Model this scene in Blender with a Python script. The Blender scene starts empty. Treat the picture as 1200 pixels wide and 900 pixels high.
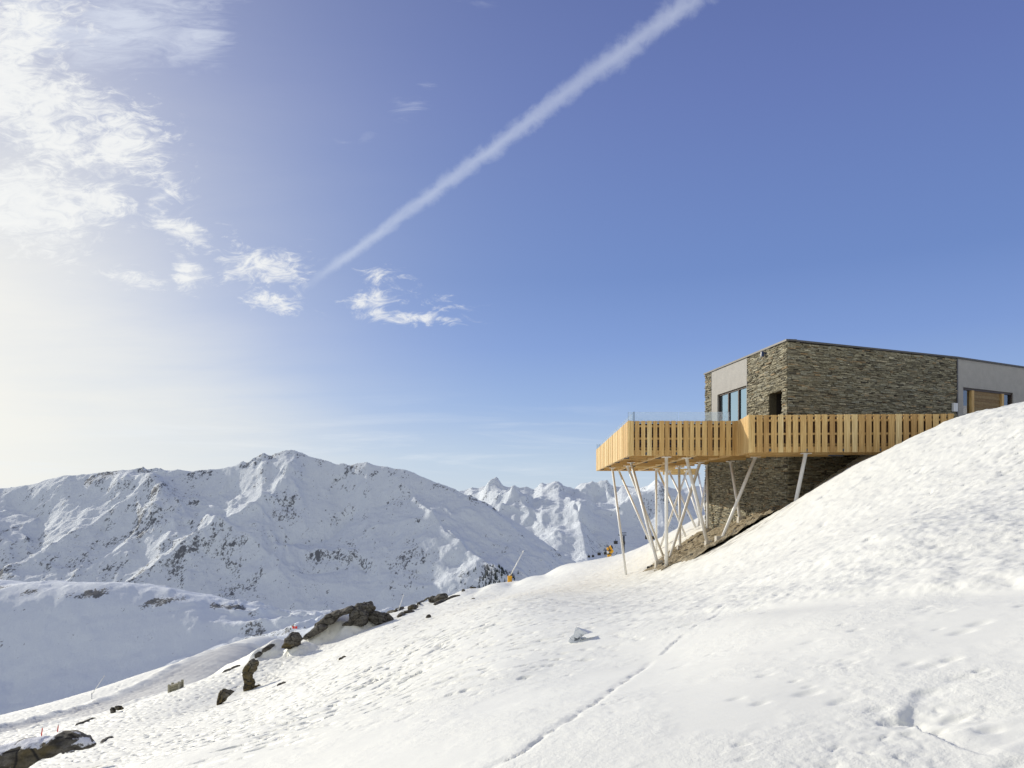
import bpy, bmesh, math, random
import numpy as np
from mathutils import Vector, Matrix
random.seed(7); rng = np.random.default_rng(7)
S = bpy.context.scene
COL = S.collection
F = 850.0                      # focal length expressed in photo pixels (1200 px wide)
R = math.radians

# ------------------------------------------------------------------ helpers
def P(px, py, Y):              # survey point: photo direction + distance -> world
    return Vector(((px-600)/F*Y, Y, (580-py)/F*Y))

def tag(o, label=None, cat=None, group=None, kind=None):
    if label: o['label'] = label
    if cat: o['category'] = cat
    if group: o['group'] = group
    if kind: o['kind'] = kind
    return o

def empty(name, loc, label, cat, group=None):
    o = bpy.data.objects.new(name, None); COL.objects.link(o)
    o.location = loc; o.empty_display_size = .3
    return tag(o, label, cat, group)

def link(name, me, mat, parent=None):
    o = bpy.data.objects.new(name, me); COL.objects.link(o)
    if mat is not None:
        me.materials.clear(); me.materials.append(mat)
    if parent is not None:
        o.parent = parent
        o.location = -world_loc(parent)
    return o

def world_loc(o):
    v = Vector(o.location)
    if o.parent: v = v + world_loc(o.parent)
    return v

class MB:                      # mesh collector in world coordinates
    def __init__(s): s.v = []; s.f = []; s.c = []
    def quadbox(s, c8, col=None):
        n = len(s.v); s.v += [tuple(p) for p in c8]
        s.f += [tuple(n+i for i in q) for q in ((0,3,2,1),(4,5,6,7),(0,1,5,4),(1,2,6,5),(2,3,7,6),(3,0,4,7))]
        s.c += [col if col is not None else .5]*6
        return s
    def box(s, x0, x1, y0, y1, z0, z1, col=None):
        return s.quadbox([(x0,y0,z0),(x1,y0,z0),(x1,y1,z0),(x0,y1,z0),(x0,y0,z1),(x1,y0,z1),(x1,y1,z1),(x0,y1,z1)], col)
    def wbox(s, W, a0, a1, d0, d1, z0, z1, col=None):   # box in a wall frame W(a, d, z)
        return s.quadbox([W(a0,d0,z0),W(a1,d0,z0),W(a1,d1,z0),W(a0,d1,z0),W(a0,d0,z1),W(a1,d0,z1),W(a1,d1,z1),W(a0,d1,z1)], col)
    def tube(s, p, q, r0, r1=None, n=12, col=None):
        r1 = r0 if r1 is None else r1
        p = Vector(p); q = Vector(q); d = (q-p).normalized()
        a = d.cross(Vector((0,1,0)) if abs(d.y) < .9 else Vector((1,0,0))).normalized(); b = d.cross(a)
        k = len(s.v)
        for i in range(n):
            t = 2*math.pi*i/n; e = a*math.cos(t)+b*math.sin(t)
            s.v.append(tuple(p+e*r0)); s.v.append(tuple(q+e*r1))
        for i in range(n):
            j = (i+1) % n
            s.f.append((k+2*i, k+2*j, k+2*j+1, k+2*i+1)); s.c.append(col if col is not None else .5)
        s.f.append(tuple(k+2*i+1 for i in range(n))); s.c.append(.5)
        s.f.append(tuple(k+2*i for i in reversed(range(n)))); s.c.append(.5)
        return s
    def build(s, name, mat, parent=None, smooth=False, bevel=0):
        me = bpy.data.meshes.new(name); me.from_pydata(s.v, [], s.f); me.update()
        at = me.attributes.new('tint', 'FLOAT', 'FACE'); at.data.foreach_set('value', np.array(s.c, 'f'))
        bm = bmesh.new(); bm.from_mesh(me); bmesh.ops.recalc_face_normals(bm, faces=bm.faces); bm.to_mesh(me); bm.free()
        if smooth: me.polygons.foreach_set('use_smooth', [True]*len(me.polygons))
        o = link(name, me, mat, parent)
        if bevel:
            m = o.modifiers.new('b', 'BEVEL'); m.width = bevel; m.segments = 2; m.limit_method = 'ANGLE'
        return o

def grid_mesh(name, X, Y, Z, mat, attrs=None):
    r, c = X.shape
    co = np.stack([X, Y, Z], -1).reshape(-1, 3).astype('f')
    i = np.arange(r*c).reshape(r, c)
    q = np.stack([i[:-1,:-1], i[:-1,1:], i[1:,1:], i[1:,:-1]], -1).reshape(-1, 4).astype('i')
    me = bpy.data.meshes.new(name)
    me.vertices.add(len(co)); me.vertices.foreach_set('co', co.ravel())
    me.loops.add(q.size); me.loops.foreach_set('vertex_index', q.ravel())
    me.polygons.add(len(q)); me.polygons.foreach_set('loop_start', np.arange(0, q.size, 4, dtype='i'))
    me.polygons.foreach_set('loop_total', np.full(len(q), 4, 'i'))
    me.polygons.foreach_set('use_smooth', np.ones(len(q), bool))
    me.update(calc_edges=True); me.validate()
    for k, a in (attrs or {}).items():
        at = me.attributes.new(k, 'FLOAT', 'POINT'); at.data.foreach_set('value', a.ravel().astype('f'))
    return link(name, me, mat)

# ------------------------------------------------------------------ numpy noise
_perm = rng.permutation(256); _perm = np.concatenate([_perm, _perm, _perm])
_ga = rng.random(256)*2*np.pi; _gx = np.cos(_ga); _gy = np.sin(_ga)
def perlin(x, y, deriv=False):
    xi = np.floor(x).astype(int); yi = np.floor(y).astype(int)
    fx = x-xi; fy = y-yi; xi &= 255; yi &= 255
    u = fx*fx*fx*(fx*(fx*6-15)+10); v = fy*fy*fy*(fy*(fy*6-15)+10)
    def g(a, b):
        h = _perm[_perm[(xi+a) & 255]+((yi+b) & 255)]
        return _gx[h], _gy[h]
    ax, ay = g(0,0); bx, by = g(1,0); cx, cy = g(0,1); dx, dy = g(1,1)
    a = ax*fx+ay*fy; b = bx*(fx-1)+by*fy; c = cx*fx+cy*(fy-1); d = dx*(fx-1)+dy*(fy-1)
    k1 = b-a; k2 = c-a; k4 = a-b-c+d
    n = a+u*k1+v*k2+u*v*k4
    if not deriv: return n*1.5
    du = 30*fx*fx*(fx*(fx-2)+1); dv = 30*fy*fy*(fy*(fy-2)+1)
    nx = ax+u*(bx-ax)+v*(cx-ax)+u*v*(ax-bx-cx+dx)+du*(k1+v*k4)
    ny = ay+u*(by-ay)+v*(cy-ay)+u*v*(ay-by-cy+dy)+dv*(k2+u*k4)
    return n*1.5, nx*1.5, ny*1.5
def fbm(x, y, o=4, lac=2.03, gain=.5):
    s = 0; a = 1; t = 0
    for i in range(o):
        s = s+a*perlin(x+17.3*i, y-9.1*i); t += a; a *= gain; x = x*lac; y = y*lac
    return s/t
def ridged(x, y, o=5, gain=.5):
    s = 0; a = 1; t = 0; w = 1
    for i in range(o):
        n = 1-np.abs(perlin(x+31.7*i, y+11.9*i))*1.6
        n = np.clip(n, 0, 1)**2*w; w = np.clip(n*1.8, 0, 1)
        s = s+a*n; t += a; a *= gain; x, y = 2.02*(x*.8-y*.6), 2.02*(x*.6+y*.8)
    return s/t
def eroded(x, y, o=8):         # derivative-damped fbm: eroded mountain relief
    s = 0; a = 1; dx = 0; dy = 0
    for i in range(o):
        n, nx, ny = perlin(x+5.2*i, y+1.3*i, True)
        dx = dx+nx; dy = dy+ny
        s = s+a*n/(1+.9*(dx*dx+dy*dy)); a *= .5
        x, y = 2*(x*.8-y*.6), 2*(x*.6+y*.8)
    return s
def smooth(a, b, x):
    t = np.clip((x-a)/(b-a), 0, 1); return t*t*(3-2*t)
def polydist(X, Y, pts):       # distance to polyline, and the arc parameter
    best = np.full(X.shape, 1e9); par = np.zeros(X.shape); L = 0
    for (ax, ay), (bx, by) in zip(pts[:-1], pts[1:]):
        vx, vy = bx-ax, by-ay; l = math.hypot(vx, vy)
        t = np.clip(((X-ax)*vx+(Y-ay)*vy)/(l*l), 0, 1)
        d = np.hypot(X-ax-t*vx, Y-ay-t*vy); m = d < best
        best = np.where(m, d, best); par = np.where(m, L+t*l, par); L += l
    return best, par, L
class TPS:
    def __init__(s, pts, val, lam=1e-4):
        p = np.array(pts, float); n = len(p); s.p = p
        K = s.k(np.hypot(p[:,None,0]-p[None,:,0], p[:,None,1]-p[None,:,1])) + lam*np.eye(n)
        A = np.zeros((n+3, n+3)); A[:n,:n] = K; A[:n,n] = 1; A[:n,n+1:] = p; A[n,:n] = 1; A[n+1:,:n] = p.T
        s.w = np.linalg.solve(A, np.concatenate([np.array(val, float), [0,0,0]]))
    @staticmethod
    def k(r): return np.where(r > 1e-9, r*r*np.log(np.maximum(r, 1e-9)), 0)
    def __call__(s, x, y):
        o = s.w[-3]+s.w[-2]*x+s.w[-1]*y
        for (a, b), w in zip(s.p, s.w[:-3]): o = o+w*s.k(np.hypot(x-a, y-b))
        return o

# ------------------------------------------------------------------ material helpers
def mat(name):
    m = bpy.data.materials.new(name); m.use_nodes = True
    nt = m.node_tree; b = nt.nodes['Principled BSDF']
    return m, nt, b
def N(nt, t, ins=None, **kw):
    n = nt.nodes.new(t)
    for k, v in kw.items(): setattr(n, k, v)
    for k, v in (ins or {}).items():
        if isinstance(v, bpy.types.NodeSocket): nt.links.new(v, n.inputs[k])
        else: n.inputs[k].default_value = v
    return n
def M(nt, op, a, b=0.0, c=None, clamp=False):
    n = nt.nodes.new('ShaderNodeMath'); n.operation = op; n.use_clamp = clamp
    for i, v in enumerate((a, b) if c is None else (a, b, c)):
        if isinstance(v, bpy.types.NodeSocket): nt.links.new(v, n.inputs[i])
        else: n.inputs[i].default_value = v
    return n.outputs[0]
def MIX(nt, f, a, b, mode='MIX'):
    n = nt.nodes.new('ShaderNodeMix'); n.data_type = 'RGBA'; n.blend_type = mode; n.clamp_factor = True
    for k, v in ((0, f), (6, a), (7, b)):
        if isinstance(v, bpy.types.NodeSocket): nt.links.new(v, n.inputs[k])
        elif k: n.inputs[k].default_value = (*v, 1) if len(v) == 3 else v
        else: n.inputs[k].default_value = v
    return n.outputs[2]
def RAMP(nt, f, stops, interp='LINEAR'):
    n = nt.nodes.new('ShaderNodeValToRGB'); n.color_ramp.interpolation = interp
    e = n.color_ramp.elements
    while len(e) < len(stops): e.new(.5)
    for el, (p, c) in zip(e, stops):
        el.position = p; el.color = (c, c, c, 1) if not hasattr(c, '__len__') else (*c, 1)
    nt.links.new(f, n.inputs[0]); return n.outputs[0]
def SS(nt, a, b, x):           # smoothstep
    n = nt.nodes.new('ShaderNodeMapRange'); n.interpolation_type = 'SMOOTHSTEP'
    nt.links.new(x, n.inputs[0]); n.inputs[1].default_value = a; n.inputs[2].default_value = b
    return n.outputs[0]
def NOISE(nt, vec, scale, detail=4, rough=.55, dist=0.0):
    n = N(nt, 'ShaderNodeTexNoise', {'Scale': scale, 'Detail': detail, 'Roughness': rough, 'Distortion': dist})
    nt.links.new(vec, n.inputs['Vector']); return n.outputs[0]
def MAP(nt, vec, scale=(1,1,1), rot=(0,0,0), loc=(0,0,0)):
    n = N(nt, 'ShaderNodeMapping'); nt.links.new(vec, n.inputs[0])
    n.inputs['Scale'].default_value = scale; n.inputs['Rotation'].default_value = rot; n.inputs['Location'].default_value = loc
    return n.outputs[0]
def BUMP(nt, h, strength=.3, dist=.02, normal=None):
    n = N(nt, 'ShaderNodeBump', {'Strength': strength, 'Distance': dist, 'Height': h})
    if normal is not None: nt.links.new(normal, n.inputs['Normal'])
    return n.outputs[0]
def POS(nt): return nt.nodes.new('ShaderNodeNewGeometry').outputs['Position']
def OBJ(nt): return nt.nodes.new('ShaderNodeTexCoord').outputs['Object']
def ATTR(nt, name): return N(nt, 'ShaderNodeAttribute', attribute_name=name).outputs['Fac']

# ------------------------------------------------------------------ materials
def m_snow_near():
    m, nt, b = mat('near_snow'); p = POS(nt)
    f1 = NOISE(nt, p, 9, 5, .6); f2 = NOISE(nt, p, 60, 3, .6); f3 = NOISE(nt, p, .5, 4, .55)
    aniso = MAP(nt, p, (1.1, 5.5, 3), (0, 0, R(-18)))
    f4 = NOISE(nt, aniso, 1.6, 5, .6)
    pm = SS(nt, .42, .62, NOISE(nt, MAP(nt, p, (1,1,1), (0,0,0), (3,7,0)), .8, 4, .6))
    f5 = NOISE(nt, p, 24, 4, .65)
    n1 = BUMP(nt, f4, .10, .05); n2 = BUMP(nt, M(nt, 'MULTIPLY', f1, pm), .34, .04, n1); n2 = BUMP(nt, M(nt, 'MULTIPLY', f5, M(nt, 'ADD', .15, pm)), .40, .015, n2); n3 = BUMP(nt, f2, .16, .005, n2)
    nt.links.new(n3, b.inputs['Normal'])
    c = MIX(nt, SS(nt, .35, .7, f3), (.915,.915,.84), (.955,.955,.875))
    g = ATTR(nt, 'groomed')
    c = MIX(nt, g, c, (.50,.50,.495))  # grey tracks plus the bench's slight shade, painted into the groomed snow
    d = ATTR(nt, 'dirt')
    c = MIX(nt, d, c, (.20,.17,.12))
    nt.links.new(c, b.inputs['Base Color']); b.inputs['Roughness'].default_value = .55
    b.inputs['Specular IOR Level'].default_value = .25
    return m
def m_mountain(name, rock_amt=.5, sc=1.0, rock=(.055,.057,.065), fine=1.0):
    m, nt, b = mat(name); p = POS(nt)
    geo = nt.nodes.new('ShaderNodeNewGeometry')
    nz = N(nt, 'ShaderNodeSeparateXYZ'); nt.links.new(geo.outputs['Normal'], nz.inputs[0])
    st = MAP(nt, p, (.030*sc, .012*sc, .012*sc), (0, 0, R(28)))
    n1 = NOISE(nt, st, 1.0, 8, .68, .4)
    n2 = NOISE(nt, MAP(nt, p, (1,.7,.7)), .11*sc, 6, .75)
    n3 = NOISE(nt, p, .004*sc, 4, .6)
    rk = ATTR(nt, 'rock')
    f = M(nt, 'ADD', M(nt, 'MULTIPLY', M(nt, 'SUBTRACT', n1, .5), 1.15), M(nt, 'MULTIPLY', M(nt, 'SUBTRACT', n2, .5), 1.5))
    f = M(nt, 'ADD', f, M(nt, 'MULTIPLY', rk, .20))
    f = M(nt, 'ADD', f, M(nt, 'MULTIPLY', M(nt, 'SUBTRACT', .84, nz.outputs[2]), .55))
    f = M(nt, 'ADD', f, M(nt, 'MULTIPLY', M(nt, 'SUBTRACT', n3, .5), .35))
    msk = SS(nt, .27-rock_amt*.1, .40-rock_amt*.1, f)
    rc = MIX(nt, n2, rock, tuple(x*2.0 for x in rock))
    c = MIX(nt, M(nt, 'MULTIPLY', msk, .88), (.82,.87,.905), rc)
    nt.links.new(c, b.inputs['Base Color']); b.inputs['Roughness'].default_value = .8
    b.inputs['Specular IOR Level'].default_value = .1
    bn = BUMP(nt, M(nt, 'ADD', n1, M(nt, 'MULTIPLY', n2, .6)), .55, 14/sc*fine)
    nt.links.new(bn, b.inputs['Normal'])
    return m
def m_stone(name='ledge_stone'):
    m, nt, b = mat(name); p = OBJ(nt); t = ATTR(nt, 'tint')
    c = RAMP(nt, t, [(0,(.07,.062,.044)),(.22,(.19,.17,.115)),(.45,(.31,.28,.19)),(.62,(.50,.46,.32)),(.78,(.36,.365,.30)),(.88,(.48,.33,.17)),(1,(.72,.67,.49))])
    n = NOISE(nt, p, 14, 5, .65)
    c = MIX(nt, SS(nt, .3, .75, n), MIX(nt, 1, c, (.55,.55,.55), 'MULTIPLY'), c)
    nt.links.new(c, b.inputs['Base Color']); b.inputs['Roughness'].default_value = .85
    nt.links.new(BUMP(nt, n, .6, .02), b.inputs['Normal']); return m
def m_wood(name, ax='Z', dark=1.0):
    m, nt, b = mat(name); p = OBJ(nt); t = ATTR(nt, 'tint')
    sc = {'Z': (22,22,1.3), 'X': (1.3,22,22), 'Y': (22,1.3,22)}[ax]
    off = N(nt, 'ShaderNodeCombineXYZ'); nt.links.new(M(nt, 'MULTIPLY', t, 37), off.inputs[0]); nt.links.new(M(nt, 'MULTIPLY', t, 91), off.inputs[2])
    mp = N(nt, 'ShaderNodeVectorMath', operation='ADD'); nt.links.new(MAP(nt, p, sc), mp.inputs[0]); nt.links.new(off.outputs[0], mp.inputs[1])
    n = NOISE(nt, mp.outputs[0], 1.0, 5, .6, .6)
    kn = N(nt, 'ShaderNodeTexVoronoi', {'Scale': 2.6}); nt.links.new(MAP(nt, p, (1.8,1.8,1)), kn.inputs['Vector'])
    c = RAMP(nt, t, [(0,tuple(dark*x for x in (.50,.31,.11))),(.4,tuple(dark*x for x in (.68,.46,.18))),(.75,tuple(dark*x for x in (.76,.55,.24))),(1,tuple(dark*x for x in (.83,.66,.34)))])
    c = MIX(nt, SS(nt, .35, .7, n), MIX(nt, 1, c, (.74,.66,.56), 'MULTIPLY'), c)
    c = MIX(nt, SS(nt, .05, .02, kn.outputs['Distance']), c, tuple(dark*x for x in (.22,.11,.05)))
    nt.links.new(c, b.inputs['Base Color']); b.inputs['Roughness'].default_value = .6
    nt.links.new(BUMP(nt, n, .25, .004), b.inputs['Normal']); return m
def m_plain(name, col, rough=.5, metal=0, nscale=30, var=.12, bump=.15, bd=.004):
    m, nt, b = mat(name); p = OBJ(nt); n = NOISE(nt, p, nscale, 5, .6); n2 = NOISE(nt, p, nscale*.12, 3, .5)
    f = M(nt, 'ADD', M(nt, 'MULTIPLY', n, .6), M(nt, 'MULTIPLY', n2, .4))
    c = MIX(nt, SS(nt, .3, .7, f), tuple(x*(1-var) for x in col), tuple(min(1,x*(1+var)) for x in col))
    nt.links.new(c, b.inputs['Base Color']); b.inputs['Roughness'].default_value = rough; b.inputs['Metallic'].default_value = metal
    if bump: nt.links.new(BUMP(nt, n, bump, bd), b.inputs['Normal'])
    return m
def m_glass(name, tint, refl, haze, hazecol=(.8,.88,.95), gcol=(.95,.97,1)):
    m, nt, b = mat(name); out = nt.nodes['Material Output']
    tr = N(nt, 'ShaderNodeBsdfTransparent', {'Color': (*tint, 1)}); gl = N(nt, 'ShaderNodeBsdfGlossy', {'Roughness': .03, 'Color': (*gcol,1)})
    df = N(nt, 'ShaderNodeBsdfDiffuse'); n = NOISE(nt, OBJ(nt), 3, 4, .6)
    nt.links.new(MIX(nt, n, hazecol, tuple(x*.9 for x in hazecol)), df.inputs[0])
    fr = N(nt, 'ShaderNodeFresnel', {'IOR': 1.5})
    k = M(nt, 'ADD', M(nt, 'MULTIPLY', fr.outputs[0], .8), refl, clamp=True)
    a = N(nt, 'ShaderNodeMixShader', {0: k}); nt.links.new(tr.outputs[0], a.inputs[1]); nt.links.new(gl.outputs[0], a.inputs[2])
    c = N(nt, 'ShaderNodeMixShader', {0: haze}); nt.links.new(a.outputs[0], c.inputs[1]); nt.links.new(df.outputs[0], c.inputs[2])
    nt.links.new(c.outputs[0], out.inputs[0]); nt.nodes.remove(b); return m
def m_rock(name, snow=0.0, moss=.35):
    m, nt, b = mat(name); p = POS(nt)
    n = NOISE(nt, p, 1.6, 7, .65, .3); n2 = NOISE(nt, p, 6, 6, .7); n3 = NOISE(nt, p, .7, 4, .6)
    st = NOISE(nt, MAP(nt, p, (.6,.6,3.2), (R(20), R(-18), 0)), 2.4, 5, .65)
    v = N(nt, 'ShaderNodeTexVoronoi', {'Scale': 1.1}, feature='DISTANCE_TO_EDGE'); nt.links.new(MAP(nt, p, (1,1,1.8), (R(15), R(-20), 0)), v.inputs['Vector'])
    c = RAMP(nt, n2, [(.25,(.045,.042,.036)),(.5,(.13,.12,.10)),(.75,(.25,.235,.20))])
    c = MIX(nt, SS(nt, .62-moss*.3, .72-moss*.2, n3), c, MIX(nt, n2, (.065,.06,.022), (.17,.12,.05)))
    c = MIX(nt, SS(nt, .06, .0, v.outputs[0]), c, (.02,.018,.015))
    c = MIX(nt, SS(nt, .55, .40, st), c, MIX(nt, 1, c, (.55,.53,.5), 'MULTIPLY'))
    if snow:
        geo = nt.nodes.new('ShaderNodeNewGeometry'); s = N(nt, 'ShaderNodeSeparateXYZ'); nt.links.new(geo.outputs['Normal'], s.inputs[0])
        f = M(nt, 'ADD', M(nt, 'MULTIPLY', s.outputs[2], .35), n)
        c = MIX(nt, SS(nt, 1.0-snow*.25, 1.05-snow*.25, f), c, (.86,.87,.9))
    nt.links.new(c, b.inputs['Base Color']); b.inputs['Roughness'].default_value = .9
    h = M(nt, 'ADD', M(nt, 'ADD', M(nt, 'MULTIPLY', n, .8), M(nt, 'MULTIPLY', n2, .4)), M(nt, 'MULTIPLY', st, .6))
    nt.links.new(BUMP(nt, h, .8, .12), b.inputs['Normal']); return m
def m_earth():
    m, nt, b = mat('bare_earth'); p = POS(nt); n = NOISE(nt, p, 3.5, 7, .7); n2 = NOISE(nt, p, 14, 5, .7)
    c = RAMP(nt, M(nt, 'ADD', M(nt, 'MULTIPLY', n, .5), M(nt, 'MULTIPLY', n2, .5)), [(.3,(.10,.085,.055)),(.46,(.30,.25,.165)),(.58,(.46,.40,.28)),(.7,(.60,.54,.41))])
    nt.links.new(c, b.inputs['Base Color']); b.inputs['Roughness'].default_value = .95
    nt.links.new(BUMP(nt, n2, .9, .08), b.inputs['Normal']); return m

MAT = dict(
    snow=m_snow_near(), stone=m_stone(), wood=m_wood('larch_board'), woodx=m_wood('larch_beam_cross', 'X', .92), woody=m_wood('larch_beam_long', 'Y', .98),
    oak=m_wood('oak_cladding', 'X', .42), backing=m_plain('dark_backing', (.085,.035,.02), .8),  # backing: dark red-brown boards behind the slat gaps
    white=m_plain('white_painted_steel', (.88,.87,.83), .38, 0, 8, .04, .04), render=m_plain('grey_render', (.40,.39,.365), .8, 0, 26, .10, .3, .01),
    dark=m_plain('dark_metal', (.045,.042,.04), .5, 0, 20, .2), cap=m_plain('zinc_capping', (.10,.095,.09), .45, .3, 10, .15),
    frame=m_plain('bronze_frame', (.06,.04,.03), .4, .2, 20, .1), bracket=m_plain('steel_bracket', (.07,.085,.11), .45, .5, 20, .15),
    concrete=m_plain('footing_concrete', (.52,.49,.43), .9, 0, 12, .15, .4, .02),
    glass=m_glass('balustrade_glass', (.90,.95,.985), 0.06, .13), pane=m_glass('window_glass', (.55,.80,.95), .58, .0, gcol=(.62,.85,1)),
    dpane=m_glass('dark_window_glass', (.22,.25,.26), .22, 0), curtain=m_plain('blue_curtain', (.34,.62,.78), .8, 0, 6, .08),
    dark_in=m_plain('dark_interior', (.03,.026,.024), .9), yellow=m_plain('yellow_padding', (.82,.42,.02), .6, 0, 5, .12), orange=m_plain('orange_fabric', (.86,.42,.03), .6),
    red=m_plain('red_plastic', (.72,.05,.03), .5), lamp=m_plain('blue_lamp_glass', (.03,.06,.16), .25), signw=m_plain('white_box', (.78,.80,.82), .4, 0, 10, .04),
    rock=m_rock('slope_rock', 0, .30), mossrock=m_rock('mossy_rock', 0, .75), slabrock=m_rock('snowy_slab_rock', .72, .7), greyrock=m_rock('grey_rock', 0, .05),
    earth=m_earth(), ice=m_plain('packed_snow', (.80,.83,.86), .5, 0, 6, .06, .4, .02),
    bark=m_plain('lance_steel', (.72,.72,.70), .4, .3, 10, .08), tree=m_plain('snowy_conifer', (.03,.042,.04), .9, 0, .3, .5, 0),
)

# ------------------------------------------------------------------ near terrain
cps = []
def cp(px, py, Y): cps.append(tuple(P(px, py, Y)))
for v in [(0,0,-1.6),(-3,0,-2.5),(3,0,-.68),(0,2.4,-1.58),(-8,-8,-3.8),(8,-8,1.2),(0,-12,-.6),(40,-20,12),(-40,-20,-14),(0,-60,3),(60,10,11),(45,30,6.5),(25,12,5.2)]: cps.append(v)
for a in [(600,900,4.15),(1200,900,2.85),(900,900,3.3),(300,900,7.6),(150,900,11.3),(100,900,15),(97,878,20),(0,885,25),
          (600,780,8.5),(600,720,16),(600,700,28),(450,800,13),(450,760,22),(450,735,42),(300,840,17),(200,860,20),(200,830,36),
          (760,770,7.4),(900,720,7.25),(900,690,10),(900,650,16),(900,605,24),(750,700,17),(800,680,20),
          (1050,700,6.5),(1050,620,10),(1050,560,17),(1050,522,22.3),(1200,700,5.3),(1200,600,9),(1200,530,14),(1200,472,20.5),(1116,490,22),(1000,546,23.3),
          (960,566,28.1),(1000,540,28.7),(1030,520,29.2),(1120,505,30),(1200,496,31),(1300,480,32),(1000,572,36),(900,625,42),(950,600,38),(1116,530,38),(1200,515,40),(1000,600,60),(1200,480,24.5),(1200,489,27.5),(1160,485,26),(1116,497,26.5),(1050,530,26),(1000,553,26),(950,580,27),(1300,432,24),(560,694.5,70),(600,686,70),(520,706,64),(640,675,62),(490,716,60),(460,724,56),(430,733,56),
          (500,719,48),(550,703,50),(573,697,54),(600,692,54),(625,687,50),(650,681,46),(690,671,44),(550,712,36),(500,730,34),(650,692,32),(460,731,46),(440,738,46),
          (830,645,25.5),(781,664.5,27.5),(733.8,672.6,36),(797,643,36),(874,608,31),(828,622,35.2),(843,638,27.3),(868,614.4,31),
          (828,603,50),(800,616,48),(783,626,46),(733,650,55),(690,659.5,60),(650,667.5,68),(625,676.5,75),(600,681,85),(573,686.5,85),(550,690,82),(500,706,75),(460,718,68),(440,726,64),
          (367,742,60),(330,762,52),(300,780,46),(285,809,40),(255,826,36),(250,795,58),(200,809,62),(137,834,58),(90,850,50),(0,875,33),(0,858,43),
          (0,838,75),(115,807,88),(165,790,95),(220,775,105),(330,749,125),(0,848,60),(100,826,72),(200,795,84),(290,768,100)]: cp(*a)
for a in [(828,603,50),(783,626,46),(733,650,55),(690,659.5,60),(650,667.5,68),(625,676.5,75),(600,681,85),(573,686.5,85),(550,690,82),(500,706,75),(460,718,68),(440,726,64),(400,735,64),
          (0,838,75),(115,807,88),(165,790,95),(220,775,105),(330,749,125),(-200,880,75)]:
    px, py, Y = a; cp(px, py+45, Y*1.35); cp(px, py+120, Y*2.0)
cpa = np.array(cps)
wx = lambda x: np.arcsinh(x/5.0); wy = lambda y: np.arcsinh(y/5.0)
tps = TPS(np.stack([wx(cpa[:,0]), wy(cpa[:,1])], 1), cpa[:,2], 1e-3)
def H0(x, y): return tps(wx(x), wy(y))
def ray0(px, py, fn=None, y0=1.5, y1=170.0):
    Ys = np.exp(np.linspace(math.log(y0), math.log(y1), 2500))
    z = (580-py)/F*Ys; h = (fn or H0)((px-600)/F*Ys, Ys)
    k = np.argmax(h > z)
    if not (h > z).any(): k = len(Ys)-1
    return P(px, py, float(Ys[k]))
TRAIL = [tuple(ray0(*q)[:2]) for q in [(560,912),(582,897),(612,880),(648,854),(668,843),(700,820),(716,806),(732,794),(762,772)]]
TRAIL2 = [tuple(ray0(*q)[:2]) for q in [(762,772),(800,742),(850,715)]]
LEDGE = [tuple(ray0(*q)[:2]) for q in [(830,722),(930,706),(1050,697),(1200,690),(1330,686)]]
HOL = [tuple(ray0(*q)[:2]) for q in [(1165,890),(1150,886),(1125,878),(1100,868),(1080,858),(1066,846),(1046,846)]]
HOLB = [tuple(ray0(*q)[:2]) for q in [(1110,850),(1150,872),(1178,884)]]
BENCH = [tuple(ray0(*q)[:2]) for q in [(-160,880),(0,858),(60,845),(130,826),(210,800),(300,770),(330,760)]]
BANKS = [(ray0(425,739), 2.0, 1.05), (ray0(392,748), 1.9, 1.05), (ray0(312,772), 1.4, .85), (ray0(352,765), 1.0, .6)]
POCK = [(tuple(ray0(rng.uniform(780,1230), rng.uniform(700,899))[:2]), rng.uniform(.02,.05), rng.uniform(.006,.018)) for _ in range(44)]
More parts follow.
